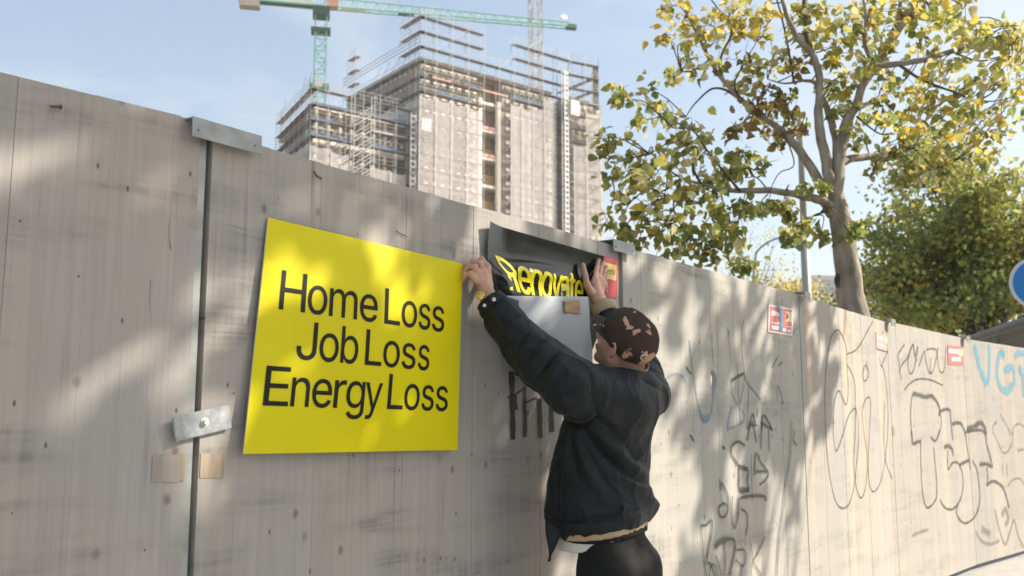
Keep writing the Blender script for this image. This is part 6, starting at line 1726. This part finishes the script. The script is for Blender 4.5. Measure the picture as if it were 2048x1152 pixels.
# ---- cap
def cap_mat():
    m, nt, bs, out = nodes_of('bleached_brown_cap'); Nn, L = nt.nodes, nt.links
    tc = Nn.new('ShaderNodeTexCoord')
    n1 = Nn.new('ShaderNodeTexNoise'); n1.inputs['Scale'].default_value = 17; n1.inputs['Detail'].default_value = 4; n1.inputs['Roughness'].default_value = .45; n1.inputs['Distortion'].default_value = .6
    L.new(tc.outputs['Object'], n1.inputs['Vector'])
    n2 = Nn.new('ShaderNodeTexNoise'); n2.inputs['Scale'].default_value = 7; n2.inputs['Detail'].default_value = 1; L.new(tc.outputs['Object'], n2.inputs['Vector'])
    ad = Nn.new('ShaderNodeMath'); L.new(n1.outputs['Fac'], ad.inputs[0]); 
    sc = Nn.new('ShaderNodeMath'); sc.operation = 'MULTIPLY_ADD'; L.new(n2.outputs['Fac'], sc.inputs[0]); sc.inputs[1].default_value = .9; sc.inputs[2].default_value = -.45; L.new(sc.outputs[0], ad.inputs[1])
    r = Nn.new('ShaderNodeMapRange'); r.inputs[1].default_value = .556; r.inputs[2].default_value = .572; L.new(ad.outputs[0], r.inputs[0])
    mx = Nn.new('ShaderNodeMix'); mx.data_type = 'RGBA'; mx.inputs['A'].default_value = (.055, .040, .030, 1); mx.inputs['B'].default_value = (.52, .30, .225, 1)
    L.new(r.outputs[0], mx.inputs['Factor'])
    ao = Nn.new('ShaderNodeAttribute'); ao.attribute_name = 'rear'
    mt = Nn.new('ShaderNodeMix'); mt.data_type = 'RGBA'; mt.inputs['B'].default_value = (.46, .29, .155, 1)
    aa = Nn.new('ShaderNodeMath'); L.new(ao.outputs['Fac'], aa.inputs[0]); L.new(sc.outputs[0], aa.inputs[1])
    r3 = Nn.new('ShaderNodeMapRange'); r3.inputs[1].default_value = .48; r3.inputs[2].default_value = .52; L.new(aa.outputs[0], r3.inputs[0])
    L.new(r3.outputs[0], mt.inputs['Factor']); L.new(mx.outputs['Result'], mt.inputs['A']); L.new(mt.outputs['Result'], bs.inputs['Base Color']); bs.inputs['Roughness'].default_value = .85; bs.inputs['Specular IOR Level'].default_value = .2
    return m
CAP = cap_mat(); CAPT = mat('tan_cap_strap', (.42, .27, .13), .7, .12, 40); BADGE = mat('cream_badge', (.62, .58, .46), .6, .05, 30)
hloc = lambda X: (X-HEAD) @ HM
cp = SDF(); cp.ell(hd(0, -.015, .034), (.0840, .1055, .094), HM, .01); cp.ell(hd(0, .025, .055), (.068, .068, .072), HM, .03)
cp.cut(lambda X: (lambda q: (.026+.33*(q[:, 1]-.09)) - q[:, 2])(hloc(X)))                # lower rim, dropping to the nape
cp.cut(lambda X: (lambda q: .034-np.sqrt(q[:, 0]**2+((q[:, 2]+.042)*1.0)**2+np.maximum(q[:, 1]+.07, 0)**2*4))(hloc(X)))   # arch above the strap
cV, cQ = cp.mesh(.0028); cV = relax(cV, cQ, 1, .4); cN = normals(cV, cQ); q = hloc(cV)
seam = np.zeros(len(cV)); ang = np.arctan2(q[:, 0], q[:, 1])
for k in range(6): seam -= .0016*np.exp(-((np.angle(np.exp(1j*(ang-k*PI/3))))/.030)**2)
wr_ = .0035*np.array([mnoise.noise(Vector((p[0]*26, p[1]*20, p[2]*26))) for p in q])
cap_o = quad_obj('cap', cV+cN*(seam+wr_)[:, None], cQ, CAP, person)
ra = cap_o.data.attributes.new('rear', 'FLOAT', 'POINT')
ra.data.foreach_set('value', np.clip(.5-(q[:, 1]+.095)*14-(q[:, 2]-.0)*9-np.abs(q[:, 0]+.01)*6, 0, 1).astype(np.float32))
bv = []; nu_, nv_ = 20, 8
for j in range(nv_+1):
    for i in range(nu_+1):
        t = (i/nu_-.5)*2; s = j/nv_; th = t*1.15
        r0x, r0y = .078*math.sin(th), -.005+.088*math.cos(th)
        ln = .074*(1-abs(t)**2.6*.92)
        bv.append(hd(r0x*(1+.08*s), r0y+ln*s, .028-.004*t*t-.020*t*t*s+.006*s))
br_ = link('brim', mesh_from('brim', bv, [(j*(nu_+1)+i, j*(nu_+1)+i+1, (j+1)*(nu_+1)+i+1, (j+1)*(nu_+1)+i) for j in range(nv_) for i in range(nu_)], CAP, True), cap_o)
br_.modifiers.new('thick', 'SOLIDIFY').thickness = .004
stp = [hd(.082*math.sin(t), -.014-.100*math.cos(t), -.046+.010*(1-math.cos(t))) for t in np.linspace(-.75, .75, 16)]
sv = []; 
for p in stp:
    for dz in (-.010, .010): sv.append(p+hu*dz)
so = link('strap', mesh_from('strap', sv, [(2*i, 2*i+2, 2*i+3, 2*i+1) for i in range(15)], CAPT, True), cap_o); so.modifiers.new('thick', 'SOLIDIFY').thickness = .003
btn = MB().lathe([(.0005, .004), (.005, .003), (.007, 0)], n=12).build('button', CAP, cap_o, tuple(hd(0, -.012, .129)), None, True)
# round globe badge on the near rear panel
bp = np.array([-.045, -.108, .022]); bc = hd(*bp); bn = HM @ np.array([-.45, -.88, .12]); bn /= np.linalg.norm(bn)
bdg = MB().lathe([(.0005, .0022), (.0115, .0018), (.0122, 0)], n=26).build('badge', BADGE, cap_o, tuple(bc), None, True)
bdg.rotation_mode = 'QUATERNION'; bdg.rotation_quaternion = Vector(bn).to_track_quat('Z', 'Y')
gl = MB()
for off in (-.005, 0, .005):
    h_ = math.sqrt(.0115**2-off**2)*.86; gl.box((off-.0007, -h_, .0023), (off+.0007, h_, .0030)); gl.box((-h_, off-.0007, .0031), (h_, off+.0007, .0036))
o = gl.build('globe_lines', CAP, bdg); o['kind'] = 'stuff'
# ------------------------------------------------------------------ thin autumn haze over the whole place
hm = bpy.data.materials.new('haze_air'); hm.use_nodes = True
hn = hm.node_tree.nodes; hn.clear(); ho = hn.new('ShaderNodeOutputMaterial'); hv = hn.new('ShaderNodeVolumePrincipled')
hv.inputs['Color'].default_value = (.93, .94, .95, 1); hv.inputs['Density'].default_value = .00045; hv.inputs['Anisotropy'].default_value = .2
hm.node_tree.links.new(hv.outputs[0], ho.inputs['Volume'])
hz = MB().box((-950, -950, -1.5), (950, 950, 100)).build('haze', hm)
tag(hz, kind='stuff')
# ------------------------------------------------------------------ tidy
bpy.context.view_layer.update()
